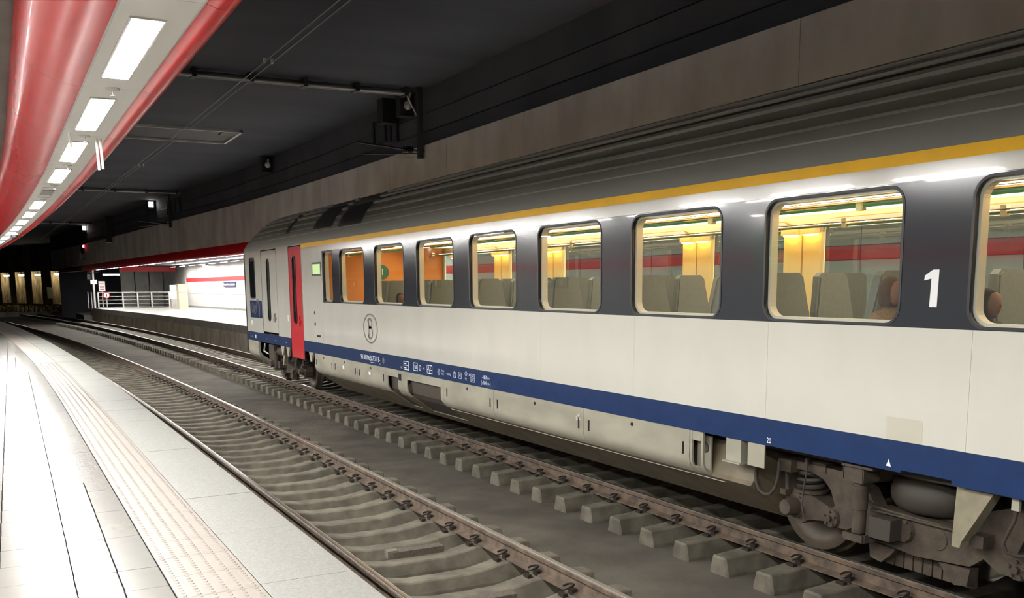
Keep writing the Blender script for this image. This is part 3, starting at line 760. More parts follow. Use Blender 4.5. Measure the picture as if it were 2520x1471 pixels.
tr2 = track(t2, 'railway track under the carriage, curving past the far platform', .9, 82, 34)
# loose boards and blocks between the rails of the near track
for (yy, u0, u1, lab, w_) in ((8.62, -.18, .36, 'weathered board lying across sleepers further up the near track', .13), (6.93, -.30, .28, 'weathered board with cable stub lying across sleepers of the near track', .13)):
    x, _, nx, ny = path(t1, [yy])[0]
    s = thing('loose_board', (x, yy, -.2), lab, 'board', 'boards lying in the near track')
    mb = MB(); mb.box(x+u0, x+u1, yy-w_/2, yy+w_/2, -.228, -.165); mb.build('plank', 'wood', s)
    MB().box(x+u0-.05, x+u0+.06, yy-.05, yy+.05, -.225, -.15).build('block', 'sleeper', s)
    if yy < 8: MB().tube([(x+u0-.02, yy, -.18), (x+u0-.1, yy, -.175), (x+u0-.2, yy-.02, -.215), (x+u0-.45, yy-.02, -.20)], .016, 8).build('cable_stub', 'rubber', s, smooth=True)

# ================================================================== CARRIAGE
XS, XC, XF = 5.861, 7.241, 8.621
Y0, Y1 = 1.1, 26.55
ZB0, ZB1, ZW0, ZW1, ZT, ZR = 1.0, 1.235, 2.085, 3.130, 3.25, 3.338
car = thing('railway_carriage', (XC, 14, 0), 'white railway carriage with yellow and blue stripes and a red door', 'carriage')
WIN = [(19.05, .63), (17.56, 1.42), (15.585, 1.40), (13.615, 1.40), (11.66, 1.40), (9.68, 1.41), (7.68, 1.42), (5.675, 1.43), (3.66, 1.43)]
# lower white panels
sy = [Y0, 2.35, 4.33, 6.325, 8.33, 10.33, 12.3, 14.26, 16.2, 18.2, 19.42]
for a, b2 in zip(sy[:-1], sy[1:]):
    MB().box(XS, XS+.012, a+.0012, b2-.0012, ZB1+.001, ZW0-.001).build('side_panel', 'body_white', car)
for a, b2 in ((19.421, 20.962), (22.048, 23.162), (24.70, Y1)):
    MB().box(XS, XS+.012, a, b2, ZB1+.001, ZR-.02).build('side_panel', 'body_white', car)
MB().box(XS, XS+.012, 20.962, Y1, ZR-.019, ZR).build('cantrail_strip', 'body_white', car)
MB().box(XS, XS+.012, Y0, 19.42, ZW1, ZT).build('upper_strip', 'body_white', car)
MB().box(XS, XS+.012, 19.421, 20.962, ZR-.019, ZR).build('upper_strip', 'body_white', car)
MB().box(XS-.0015, XS+.011, Y0, 20.95, ZT, ZR).build('yellow_stripe', 'body_yellow', car)
# blue sill band, cut away above the near bogie
for a, b2, z in ((Y0, 3.2, .985), (3.2, 4.42, .985), (4.42, 4.86, 1.02), (4.86, 20.95, ZB0), (22.06, 26.5, 1.012)):
    MB().box(XS-.006, XS+.03, a, b2, z, ZB1).build('sill_band', 'body_blue', car)
# window band and windows
def band(x, m, name, dep, parent, skip=()):
    edges = [19.42]
    for i in range(len(WIN)-1):
        edges.append((WIN[i][0]-WIN[i][1]/2+WIN[i+1][0]+WIN[i+1][1]/2)/2)
    edges.append(2.66); edges.append(Y0)
    mb = MB()
    for i, (yc, wd) in enumerate(WIN):
        h = rrect(yc, 2.605, wd, 1.0, .13 if wd > 1 else .09, 6)
        hole_panel(mb, x, edges[i+1], edges[i], ZW0, ZW1, h, dep)
    mb.add([(x, 2.66, ZW0), (x, Y0, ZW0), (x, Y0, ZW1), (x, 2.66, ZW1)], [(0, 1, 2, 3)])
    return mb.build(name, m, parent)
band(XS, 'body_dark', 'window_band', .045, car)
GL = {}
for i, (yc, wd) in enumerate(WIN):
    r = .13 if wd > 1 else .09
    wn = sub('window', car, (XS, yc, 2.6))
    pts = rrect(yc, 2.605, wd-.02, .98, r-.01, 6)
    MB().add([(XS+.018, a, b2) for a, b2 in pts], [tuple(range(len(pts)))]).build('pane', 'glass', wn)
    mb = MB(); ring_loop(mb, rrect(yc, 2.605, wd+.03, 1.03, r+.015, 6), rrect(yc, 2.605, wd-.012, .988, r-.006, 6), XS-.004, XS+.016); mb.build('gasket', 'gasket', wn)
    mb = MB(); ring_loop(mb, rrect(yc, 2.605, wd-.0, 1.0, r, 6), rrect(yc, 2.605, wd-.05, .95, r-.02, 6), XS+.045, XS+.12); mb.build('inner_trim', 'trim_light', wn)
# doors
def vdoor(y0, y1, z0, z1, col, wy, wz0, wz1, wwd, name, label, glassm):
    d = MB().box(XS+.004, XS+.03, y0+.012, y1-.012, z0+.008, z1-.008).build(name, col, car, label=label)
    mb = MB(); ring_loop(mb, [(y0, z0), (y1, z0), (y1, z1), (y0, z1)], [(y0+.012, z0+.008), (y1-.012, z0+.008), (y1-.012, z1-.008), (y0+.012, z1-.008)], XS-.001, XS+.02); mb.build('door_seal', 'gasket', car)
    d['_at'] = (0, 0, 0)
    zc, hh = (wz0+wz1)/2, wz1-wz0
    o_, i_ = rrect(wy, zc, wwd+.07, hh+.07, (wwd+.07)/2-.005, 6), rrect(wy, zc, wwd, hh, wwd/2-.005, 6)
    mb = MB(); ring_loop(mb, o_, i_, XS-.012, XS+.004); mb.build('window_gasket', 'gasket', d)
    MB().add([(XS-.002, a, b2) for a, b2 in i_], [tuple(range(len(i_)))]).build('door_window', glassm, d)
    return d
rd = vdoor(20.965, 22.045, .80, 3.30, 'body_red', 21.60, 1.60, 3.07, .20, 'door', 'red passenger door', 'screen' if False else 'far_glass')
wdr = vdoor(23.165, 24.695, 1.285, 3.30, 'body_white', 23.99, 1.60, 3.07, .20, 'door', 'white cab door', 'far_glass')
for d, yy, zz in ((rd, 21.24, 1.64), (wdr, 23.43, 1.655)):
    mb = MB(); mb.box(XS-.035, XS+.004, yy-.09, yy+.09, zz-.02, zz+.02); mb.box(XS-.03, XS+.004, yy-.03, yy+.03, zz-.1, zz+.12); mb.build('door_handle', 'steel' if d is wdr else 'body_red', d)
mb = MB(); mb.box(XS-.006, XS, 20.95, 20.964, 1.28, 3.2); mb.build('grab_rail', 'steel', car)
# door step triangles below the sill
for yy in (20.55, 22.45, 22.95):
    MB().extr([(yy-.16, 1.0), (yy+.16, 1.0), (yy+.05, .78), (yy-.02, .78)], XS+.02, XS+.06).build('step_bracket', 'skirt', car)
# cab side window, blue crest panel, display, small fittings
o_, i_ = rrect(25.68, 2.64, .60, 1.06, .1, 5), rrect(25.68, 2.64, .52, .98, .08, 5)
mb = MB(); ring_loop(mb, o_, i_, XS-.01, XS+.004); cw = mb.build('cab_window', 'gasket', car); cw['_at'] = (0, 0, 0)
MB().add([(XS-.003, a, b2) for a, b2 in i_], [tuple(range(len(i_)))]).build('pane', 'dark_glass', cw)
bpn = MB().box(XS-.004, XS, 24.76, 26.06, 1.615, 2.06).build('cab_panel', 'body_blue', car); bpn['_at'] = (0, 0, 0)
for k, (yy, zz, rr) in enumerate(((25.75, 1.86, .16), (25.5, 1.82, .14), (25.2, 1.84, .2), (25.2, 1.84, .27))):
    pts = [(XS-.006, yy+rr*math.cos(t)*.7, zz+rr*math.sin(t)*(1 if k > 1 else .8)) for t in [math.pi*2*i/20 for i in range(14 if k > 1 else 20)]]
    MB().tube(pts, .008, 5, closed=(k < 2)).build('crest_line', 'logo_grey', bpn)
ds = MB().box(XS-.004, XS, 19.5, 20.16, 2.63, 2.915).build('destination_display', 'gasket', car); ds['_at'] = (0, 0, 0)
MB().box(XS-.006, XS-.004, 19.56, 20.10, 2.67, 2.875).build('screen', 'screen', ds)
for (yy, zz, r_) in ((20.06, 1.625, .035), (20.08, 1.86, .03)):
    MB().lathe([(0, 0), (-.006, r_), (0, r_+.01)], (XS, yy, zz), 'x', 14).build('lock_button', 'gasket', car)
MB().box(XS-.008, XS, 19.68, 19.94, 1.36, 1.395).build('foothold', 'gasket', car)
for yy in (26.0, 25.6, 24.4, 23.5, 22.5): MB().lathe([(-.004, 0), (-.004, .014), (0, .014)], (XS-.006, yy, 1.11), 'x', 8).build('rivet', 'marking', car)
MB().box(XS-.008, XS-.006, 25.52, 25.62, 1.08, 1.17).build('marking', 'marking', car)
MB().box(XS-.003, XS, 25.85, 26.05, 1.42, 1.55).build('unit_plate', 'trim_light', car)
MB().box(XS-.003, XS, 22.18, 22.28, 1.62, 1.76).build('door_button', 'trim_light', car)

# roof with ribs
B_ = .95
def roofpt(a, s=1.0, o=0):
    t = math.radians(a); return (XC-(XC-XS+o)*math.cos(t), ZR+(B_*s+o)*math.sin(t))
ya = rng(Y0, 25.0, 2.4)+[25.3, 25.6, 25.85, 26.05, 26.25, 26.4, 26.5, 26.55]
def rs(y):
    if y <= 25.0: return 1.0
    return .42+.58*math.sqrt(max(0, 1-((y-25.0)/1.56)**2))
vs = []; angs = [0, 3, 6, 9, 12, 16, 20, 25, 30, 36, 43, 50, 58, 66, 74, 82, 90]
angs = angs+[180-a for a in angs[-2::-1]]
for y in ya:
    for a in angs:
        x, z = roofpt(a, rs(y)); vs.append((x, y, z))
n = len(angs); fs = []
for i in range(len(ya)-1):
    for k in range(n-1): fs.append((i*n+k, i*n+k+1, (i+1)*n+k+1, (i+1)*n+k))
fs.append(tuple((len(ya)-1)*n+k for k in range(n)))
MB().add(vs, fs).build('roof', 'roof_grey', car, smooth=True, angle=40)
def rib(a0, a1, h, ys0, ys1, m, name):
    mb = MB(); st = rng(ys0, ys1, 1.2 if ys1 > 25 else 6); vs = []
    for y in st:
        for a, o in ((a0, 0), (a0, h), (a1, h), (a1, 0)):
            x, z = roofpt(a, rs(y), o); vs.append((x, y, z))
    fs = [(i*4+k, i*4+k+1, (i+1)*4+k+1, (i+1)*4+k) for i in range(len(st)-1) for k in range(3)]+[(0, 1, 2, 3), tuple(len(vs)-4+k for k in range(4))]
    mb.add(vs, fs); return mb.build(name, m, car)
for a0, a1, h in ((11.6, 12.5, .010), (18.7, 19.9, .012), (25.8, 27.8, .028), (36.2, 38.8, .040), (44.6, 46.6, .042), (52.5, 54.5, .045)):
    segs = [(Y0, 16.9), (18.5, 18.75), (20.2, 22.0), (22.4, 25.6)]
    if a0 < 14: segs = [(Y0, 25.5)]
    for ys0, ys1 in segs: rib(a0, a1, h, ys0, ys1, 'roof_rib', 'roof_rib')
for a0, a1 in ((39.0, 44.4), (46.8, 52.2)): rib(a0, a1, .006, Y0, 16.9, 'roof_black', 'roof_groove')
for ys0, ys1, a0, a1 in ((17.0, 18.35, 13.0, 40), (18.8, 20.1, 15.5, 46), (22.05, 22.35, 17, 46)):
    mb = MB(); vs = []; aa = rng(a0, a1, 3)
    for y in (ys0, ys1):
        for a in aa:
            x, z = roofpt(a, rs(y), .014); vs.append((x, y, z))
    nn = len(aa); mb.add(vs, [(k, k+1, nn+k+1, nn+k) for k in range(nn-1)]); mb.build('roof_vent', 'roof_black', car)
# front end: black frame, end wall, cab skirt
MB().box(XS-.004, XS+.06, 26.5, 26.6, .70, ZR-.03).build('front_frame', 'gasket', car)
MB().box(XS+.01, XF-.01, 26.5, 26.54, .75, ZR+.02).build('front_wall', 'body_dark', car)
prof_s = [(XS+.004, 1.0), (XS+.004, .72), (XS+.03, .64), (XS+.10, .57), (XS+.6, .24), (XC, .22), (XC, .3), (XS+.62, .30), (XS+.13, .62), (XS+.06, .72), (XS+.06, 1.0)]
MB().extr([(x, z) for x, z in prof_s], 25.36, 26.5, 'y').build('cab_skirt', 'skirt', car)
MB().extr([(XS+.004, .72), (XS+.03, .64), (XS+.10, .57), (XS+.6, .24), (XC, .22), (XC, .9), (XS+.2, .9)], 26.44, 26.52, 'y').build('front_skirt_edge', 'gasket', car)
# far side, floor and ceiling of the saloon
band(XF, 'int_wall', 'far_window_band', -.03, car)
MB().box(XF-.01, XF, Y0, Y1, ZB0, ZW0).build('far_side_panel', 'int_wall', car); MB().box(XF-.01, XF, Y0, Y1, ZW1, ZR).build('far_upper_strip', 'int_wall', car)
MB().box(XF-.01, XF, 19.42, Y1, ZW0, ZW1).build('far_side_panel', 'int_wall', car)
for i, (yc, wd) in enumerate(WIN):
    pts = rrect(yc, 2.605, wd-.02, .98, .08, 5)
    fw_ = MB().add([(XF-.012, a, b2) for a, b2 in pts], [tuple(range(len(pts)))]).build('far_window', 'far_glass', car); fw_['_at'] = (0, 0, 0)
    mb = MB(); ring_loop(mb, rrect(yc, 2.605, wd+.10, 1.08, .12, 5), rrect(yc, 2.605, wd-.02, .97, .08, 5), XF-.06, XF-.03); mb.build('window_surround', 'int_grey', fw_)
MB().box(XS+.03, XF-.01, Y0, Y1, 1.16, 1.22).build('saloon_floor', 'int_floor', car)
MB().box(XS+.02, 7.18, Y0, 19.4, 3.20, 3.24).build('saloon_ceiling', 'int_ceiling', car); MB().box(7.30, XF-.01, Y0, 19.4, 3.20, 3.24).build('saloon_ceiling', 'int_ceiling', car); MB().box(7.18, 7.30, Y0, 19.4, 3.24, 3.25).build('lamp_trough', 'int_ceiling', car)
MB().box(XS+.04, XF-.03, 19.44, 19.5, 1.22, 3.24).build('partition', 'int_orange', car)
MB().lathe([(0, 0), (0, .15), (-.006, .15), (-.006, 0)], (7.17, 19.43, 2.70), 'y', 24).build('class_sign', 'green_edge', car)
me = text_mesh('1', .2)
for v in me.vertices: v.co = (7.17+v.co.x, 19.42, 2.70+v.co.y)
me.materials.clear(); put('class_number', me, 'marking', car)
for xl in (6.17, 8.31):  # added uplights hidden on opaque trays, to brighten the saloon ceiling
    MB().box(xl-.06, xl+.06, 1.6, 19.0, 3.046, 3.062).build('added_cove_shield', 'int_ceiling', car)
    MB().box(xl-.05, xl+.05, 1.7, 18.9, 3.0625, 3.066).build('added_cove_lamp', 'int_lamp', car)
MB().box(7.2, 7.28, 1.6, 19.0, 3.235, 3.239).build('ceiling_lamp', 'int_lamp', car)
for sgn, xa in ((1, 6.32), (-1, 8.16)):
    rk = MB().box(xa-.22*sgn if sgn > 0 else xa, xa if sgn > 0 else xa+.22, Y0, 19.2, 3.035, 3.043).build('luggage_rack', 'rack_glass', car); rk['_at'] = (0, 0, 0)
    MB().box(xa-.012, xa+.012, Y0, 19.2, 3.024, 3.042).build('rack_edge', 'green_edge', rk)
    MB().cyl((xa+.03*sgn, Y0, 3.062), (xa+.03*sgn, 19.2, 3.062), .008, n=6).build('rack_rail', 'steel', rk)
    for yy in rng(2.0, 19, 1.97): MB().box(xa-.03, xa+.03, yy-.03, yy+.03, 3.0, 3.10).build('rack_bracket', 'trim_light', rk)
# wall pillars with reading lamps between the far windows
for i in range(len(WIN)-1):
    yc = (WIN[i][0]-WIN[i][1]/2+WIN[i+1][0]+WIN[i+1][1]/2)/2
    for dy in (-.16, .16):
        MB().box(XF-.08, XF-.03, yc+dy-.145, yc+dy+.145, 1.9, 3.0).build('wall_pillar', 'int_wall', car)
        MB().box(XF-.16, XF-.08, yc+dy-.12, yc+dy+.12, 2.98, 3.05).build('lamp_cover', 'int_ceiling', car)
        MB().box(XF-.14, XF-.085, yc+dy-.10, yc+dy+.10, 2.965, 2.98).build('reading_lamp', 'warm_lamp', car)
# seats
def seat_back():
    bm = bmesh.new()
    out = [(-.25, 0), (-.25, .5), (-.235, .56), (-.19, .84), (-.14, .88), (.14, .88), (.19, .84), (.235, .56), (.25, .5), (.25, 0)]
    fr = [bm.verts.new((a, -.05+.10*b, b)) for a, b in out]; bk = [bm.verts.new((a, .06+.10*b, b)) for a, b in out]
    bm.faces.new(fr); bm.faces.new(bk[::-1])
    for i in range(len(out)): bm.faces.new((fr[i-1], fr[i], bk[i], bk[i-1]))
    bmesh.ops.recalc_face_normals(bm, faces=bm.faces)
    bmesh.ops.bevel(bm, geom=[e for e in bm.edges if abs(e.verts[0].co.y-e.verts[1].co.y) < .09], offset=.018, segments=2, affect='EDGES')
    me = bpy.data.meshes.new('backrest'); bm.to_mesh(me); bm.free(); return me
SB = seat_back()
SCU = bevel_box(.48, .46, .13, .03, 2)
SARM = bevel_box(.05, .40, .05, .015, 1)
SHEAD = bevel_box(.34, .03, .26, .012, 1)
SROWS = [(2.2, 1), (3.35, -1), (4.05, 1), (4.93, -1), (5.75, 1), (6.83, -1), (7.7, 1), (9.02, -1), (9.75, 1), (10.9, -1), (11.75, 1), (13.15, -1), (13.75, 1), (15.0, -1), (15.8, 1), (17.0, -1), (17.8, 1)]
for (yy, face) in SROWS:
    for xx in (6.61, 7.19, 8.23):
        st = sub('seat', car, (xx, yy, 1.22))
        rz = 0 if face < 0 else math.pi
        put('backrest', SB, 'seat', st, (xx, yy, 1.63), rz)
        put('cushion', SCU, 'seat', st, (xx, yy+face*.25, 1.62), rz)
        put('headrest', SHEAD, 'seat_edge', st, (xx, yy+face*.0-(.105*face*-1)*0, 2.36), rz) if False else None
        put('armrest', SARM, 'seat_edge', st, (xx+.27, yy+face*.2, 1.86), rz)

# markings
MB().extr([(4.63, 2.236), (4.692, 2.236), (4.686, 2.437), (4.746, 2.425), (4.742, 2.458), (4.675, 2.5), (4.624, 2.5)], XS-.003, XS-.0005).build('class_numeral', 'marking', car)
pts = lambda a, b2, r1, r2: None
mb = MB(); lo = [(16.58+.385*math.cos(t), 1.652+.272*math.sin(t)) for t in [2*math.pi*i/40 for i in range(40)]]; li = [(16.58+.345*math.cos(t), 1.652+.243*math.sin(t)) for t in [2*math.pi*i/40 for i in range(40)]]
ring_loop(mb, lo, li, XS-.003, XS); lg = mb.build('logo', 'logo_grey', car); lg['_at'] = (0, 0, 0)
def stroke(pts, wd_, name, parent, m):
    mb = MB(); n = len(pts); L_ = []; R_ = []
    for i in range(n):
        a = Vector(pts[max(i-1, 0)]); c = Vector(pts[min(i+1, n-1)]); d = (c-a).normalized(); nn = Vector((-d.y, d.x)); p = Vector(pts[i])
        L_.append(p+nn*wd_/2); R_.append(p-nn*wd_/2)
    vs = [(XS-.003, q.x, q.y) for q in L_]+[(XS-.003, q.x, q.y) for q in R_]
    mb.add(vs, [(i, i+1, n+i+1, n+i) for i in range(n-1)]); return mb.build(name, m, parent)
def arc(cy, cz, ry, rz_, a0, a1, n=12): return [(cy+ry*math.cos(math.radians(a0+(a1-a0)*i/n)), cz+rz_*math.sin(math.radians(a0+(a1-a0)*i/n))) for i in range(n+1)]
YB = 16.59
stem = arc(YB+.10, 1.79, .06, .035, 20, 180, 6)[0:1]+[(YB+.10, 1.80), (YB+.07, 1.72), (YB+.07, 1.56), (YB+.085, 1.50)]
stroke([(YB+.13, 1.765), (YB+.12, 1.80), (YB+.07, 1.82)]+arc(YB-.02, 1.75, .085, .075, 90, -90, 12)[0:0]+arc(YB+.0, 1.745, .10, .075, 90, 270, 12)+[(YB+.06, 1.67)], .042, 'logo_letter', lg, 'logo_grey')
stroke([(YB+.06, 1.67)]+arc(YB+.0, 1.573, .125, .097, 90, 270, 14)+[(YB+.08, 1.49), (YB+.13, 1.53)], .042, 'logo_letter', lg, 'logo_grey')
stroke([(YB+.075, 1.80), (YB+.065, 1.66), (YB+.075, 1.50)], .046, 'logo_letter', lg, 'logo_grey')
XM = XS-.0075
text_on_side('vehicle_number', '94 88 096 557 3-1 B-', XM, 16.62, 1.112, .095, .92, 'marking', car)
MB().lathe([(-.001, 0), (-.001, .055), (0, .055)], (XM, 15.93, 1.112), 'x', 16).build('vehicle_mark', 'logo_grey', car)
MB().box(XM-.001, XM, 16.36, 16.60, 1.038, 1.044).build('underline', 'marking', car); MB().box(XM-.001, XM, 16.08, 16.15, 1.038, 1.044).build('underline', 'marking', car)
def frame_mark(y0, y1, z0, z1, t=.010, inner=()):
    mb = MB(); ring_loop(mb, [(y0, z0), (y1, z0), (y1, z1), (y0, z1)], [(y0+t, z0+t), (y1-t, z0+t), (y1-t, z1-t), (y0+t, z1-t)], XM-.001, XM)
    for (a, b2, c, d) in inner: mb.box(XM-.001, XM, a, b2, c, d)
    return mb.build('marking_frame', 'marking', car)
frame_mark(14.74, 14.96, 1.03, 1.175, inner=[(14.74, 14.96, 1.10, 1.107), (14.84, 14.93, 1.125, 1.145), (14.84, 14.93, 1.055, 1.075)])
text_on_side('marking_text', 'RIC', XM, 15.06, 1.055, .035, 1, 'marking', car)
frame_mark(14.35, 14.52, 1.045, 1.178, inner=[])
text_on_side('marking_text', '160', XM, 14.435, 1.11, .07, .85, 'marking', car)
frame_mark(13.75, 13.96, 1.043, 1.178, inner=[(13.75, 13.96, 1.10, 1.106)])
text_on_side('marking_text', 'R  K', XM, 13.855, 1.138, .045, .9, 'marking', car); text_on_side('marking_text', '67', XM, 13.855, 1.072, .045, .9, 'marking', car)
def ring_mark(yc, zc, r, n=24, t=.008, sq=1):
    mb = MB(); ring_loop(mb, [(yc+r*math.cos(2*math.pi*i/n), zc+r*sq*math.sin(2*math.pi*i/n)) for i in range(n)], [(yc+(r-t)*math.cos(2*math.pi*i/n), zc+(r-t)*sq*math.sin(2*math.pi*i/n)) for i in range(n)], XM-.001, XM)
    return mb.build('marking_ring', 'marking', car)
ring_mark(14.25, 1.107, .042); text_on_side('marking_text', 'C', XM, 14.25, 1.107, .04, .8, 'marking', car); text_on_side('marking_text', 'SNC', XM, 14.10, 1.105, .03, 1, 'marking', car)
ring_mark(13.495, 1.10, .052, 4); text_on_side('marking_text', 'R', XM, 13.495, 1.10, .035, .8, 'marking', car)
text_on_side('marking_text', 'Freins', XM, 13.345, 1.128, .035, .9, 'marking', car); text_on_side('marking_text', 'Rem', XM, 13.345, 1.08, .035, .9, 'marking', car)
text_on_side('marking_text', '48 619 kg', XM, 13.13, 1.092, .035, .8, 'marking', car)
ring_mark(12.91, 1.10, .05); text_on_side('marking_text', '2', XM, 12.91, 1.10, .05, .8, 'marking', car)
frame_mark(12.67, 12.77, 1.059, 1.151, .007); text_on_side('marking_text', 'H', XM, 12.72, 1.105, .05, .8, 'marking', car)
ring_mark(12.51, 1.148, .045, 4); text_on_side('marking_text', 'R', XM, 12.51, 1.148, .03, .8, 'marking', car)
text_on_side('marking_text', '30', XM, 12.40, 1.14, .03, .9, 'marking', car); text_on_side('marking_text', 'Mg', XM, 12.52, 1.075, .035, .9, 'marking', car)
frame_mark(12.23, 12.35, 1.044, 1.161, .007, inner=[(12.23, 12.35, 1.10, 1.106)]); text_on_side('marking_text', '96 t', XM, 12.29, 1.13, .03, .8, 'marking', car); text_on_side('marking_text', '75 t', XM, 12.29, 1.075, .03, .8, 'marking', car)
text_on_side('bogie_spacing', '- 18.70 m -', XM, 11.86, 1.143, .055, .75, 'marking', car); text_on_side('vehicle_length', '|- 26.40 m -|', XM, 11.86, 1.066, .055, .75, 'marking', car)
text_on_side('axle_number', '20', XM, 6.265, 1.045, .05, .8, 'marking', car)
MB().add([(XM, 4.995, 1.032), (XM, 4.95, 1.032), (XM, 4.972, 1.088)], [(0, 1, 2)]).build('jacking_mark', 'marking', car)
MB().box(XS-.0015, XS, 4.69, 5.015, ZB1+.002, 1.411).build('touch_up_patch', mat('patch', '#b7b3a3', .35), car)

# underframe skirts
SKP = [(XS+.006, .998), (XS+.006, .74), (XS+.010, .69), (XS+.026, .645), (XS+.06, .60), (XS+.10, .565)]
LOWP = [(XS+.10, .565), (XS+.16, .52), (XS+.62, .20), (XS+.66, .185), (XC, .185)]
def skirt(y0, y1, name='skirt_panel'):
    pr = SKP+[(x+.02, z+.004) for x, z in SKP[::-1]]
    return MB().extr(pr, y0+.004, y1-.004, 'y').build(name, 'skirt', car, smooth=True, angle=30)
segs = [(18.9, 20.21), (17.41, 18.9), (15.87, 17.41), (9.34, 11.66), (11.66, 13.35), (7.38, 9.34)]
for a, b2 in segs:
    sk = skirt(a, b2); sk['_at'] = (0, 0, 0)
    for yy in ((a+.10, b2-.12)):
        MB().box(XS+.0, XS+.007, yy-.012, yy+.012, .745, .868).build('slot', 'gasket', sk)
    yy = (a+b2)/2
    MB().lathe([(-.004, 0), (-.004, .022), (.006, .022)], (XS+.004, yy, .93), 'x', 10).build('lock', 'gasket', sk)
for yy in (19.13-.9, 16.7): MB().box(XS+.0, XS+.006, yy-.05, yy+.05, .80, .86).build('inspection_plate', 'marking', car)
# skirt around the two grilles
for a, b2, z0 in ((15.77, 15.87, None), (15.28, 15.77, 1), (14.86, 15.28, None), (13.47, 14.86, 1), (13.35, 13.47, None)):
    if z0 is None: skirt(a, b2)
    else:
        MB().box(XS+.006, XS+.026, a+.002, b2-.002, .865, .998).build('skirt_panel', 'skirt', car)
        MB().extr([(XS+.07, .866), (XS+.09, .64), (XS+.16, .55), (XS+.45, .33), (XS+.45, .36), (XS+.18, .60), (XS+.12, .66), (XS+.10, .866)], a, b2, 'y').build('grille', 'grille', car)
MB().box(XS+.0, XS+.007, 15.12, 15.24, .825, .94).build('vent_slot', 'gasket', car)
text_on_side('marking_text', 'Luf', XS+.0, 9.45, .905, .04, .9, 'marking', car); text_on_side('marking_text', '5 cm', XS+.0, 9.45, .86, .04, .9, 'marking', car)
# slanted lower tray: full length except the grille openings
for a, b2 in ((6.6, 13.47), (14.86, 15.28), (15.77, 20.21)):
    MB().extr(LOWP+[(XC, .9), (XS+.25, .9), (XS+.13, .60)], a, b2, 'y').build('underfloor_tray', 'skirt_low', car)
for a, b2 in ((13.47, 14.86), (15.28, 15.77)):
    MB().extr([(XS+.47, .305), (XS+.62, .20), (XS+.66, .185), (XC, .185), (XC, .9), (XS+.6, .9)], a, b2, 'y').build('underfloor_tray', 'skirt_low', car)
MB().box(XS+.145, XS+.155, 7.0, 13.4, .524, .532).build('tray_bead', 'skirt', car)
# end skirt with gauge recess
for a, b2 in ((7.335, 7.375), (7.17, 7.21)): skirt(a, b2)
MB().box(XS+.006, XS+.026, 7.21, 7.335, .905, .998).build('skirt_panel', 'skirt', car); MB().extr(SKP[3:]+[(x+.02, z+.004) for x, z in SKP[3:][::-1]], 7.21, 7.335, 'y').build('skirt_panel', 'skirt', car)
gp = MB().box(XS+.10, XS+.12, 7.17, 7.37, .58, .95).build('gauge_panel', 'skirt', car); gp['_at'] = (0, 0, 0)
MB().lathe([(-.01, 0), (-.01, .05), (0, .05)], (XS+.10, 7.25, .83), 'x', 16).build('gauge', 'grille', gp); MB().cyl((XS+.07, 7.275, .715), (XS+.1, 7.275, .715), .014, n=8).build('valve_knob', 'sign_red', gp)
# boxes hung from the sill near the bogie
bx = MB().box(XS+.01, XS+.30, 6.64, 6.845, .785, .998).build('equipment_box', 'skirt', car); bx['_at'] = (0, 0, 0)
MB().box(XS-.02, XS+.30, 6.62, 6.865, .772, .785).build('box_flange', 'skirt', bx)
MB().box(XS-.012, XS+.0, 6.31, 6.525, .79, .998).build('equipment_plate', 'skirt', car)
MB().box(XS+.25, XS+.6, 6.85, 7.05, .60, .90).build('equipment_box', 'bogie', car)
MB().box(XS+.2, XF-.3, 2.0, 7.1, .93, 1.1).build('underframe', 'grille', car)
MB().tube([(6.0, 6.59, .82), (6.0, 6.585, .73), (6.0, 6.575, .62), (6.0, 6.53, .545), (6.0, 6.46, .515), (6.0, 6.38, .53), (6.0, 6.32, .60), (6.0, 6.29, .70), (6.0, 6.28, .85)], .016, 8).build('brake_hose', 'rubber', car, smooth=True)

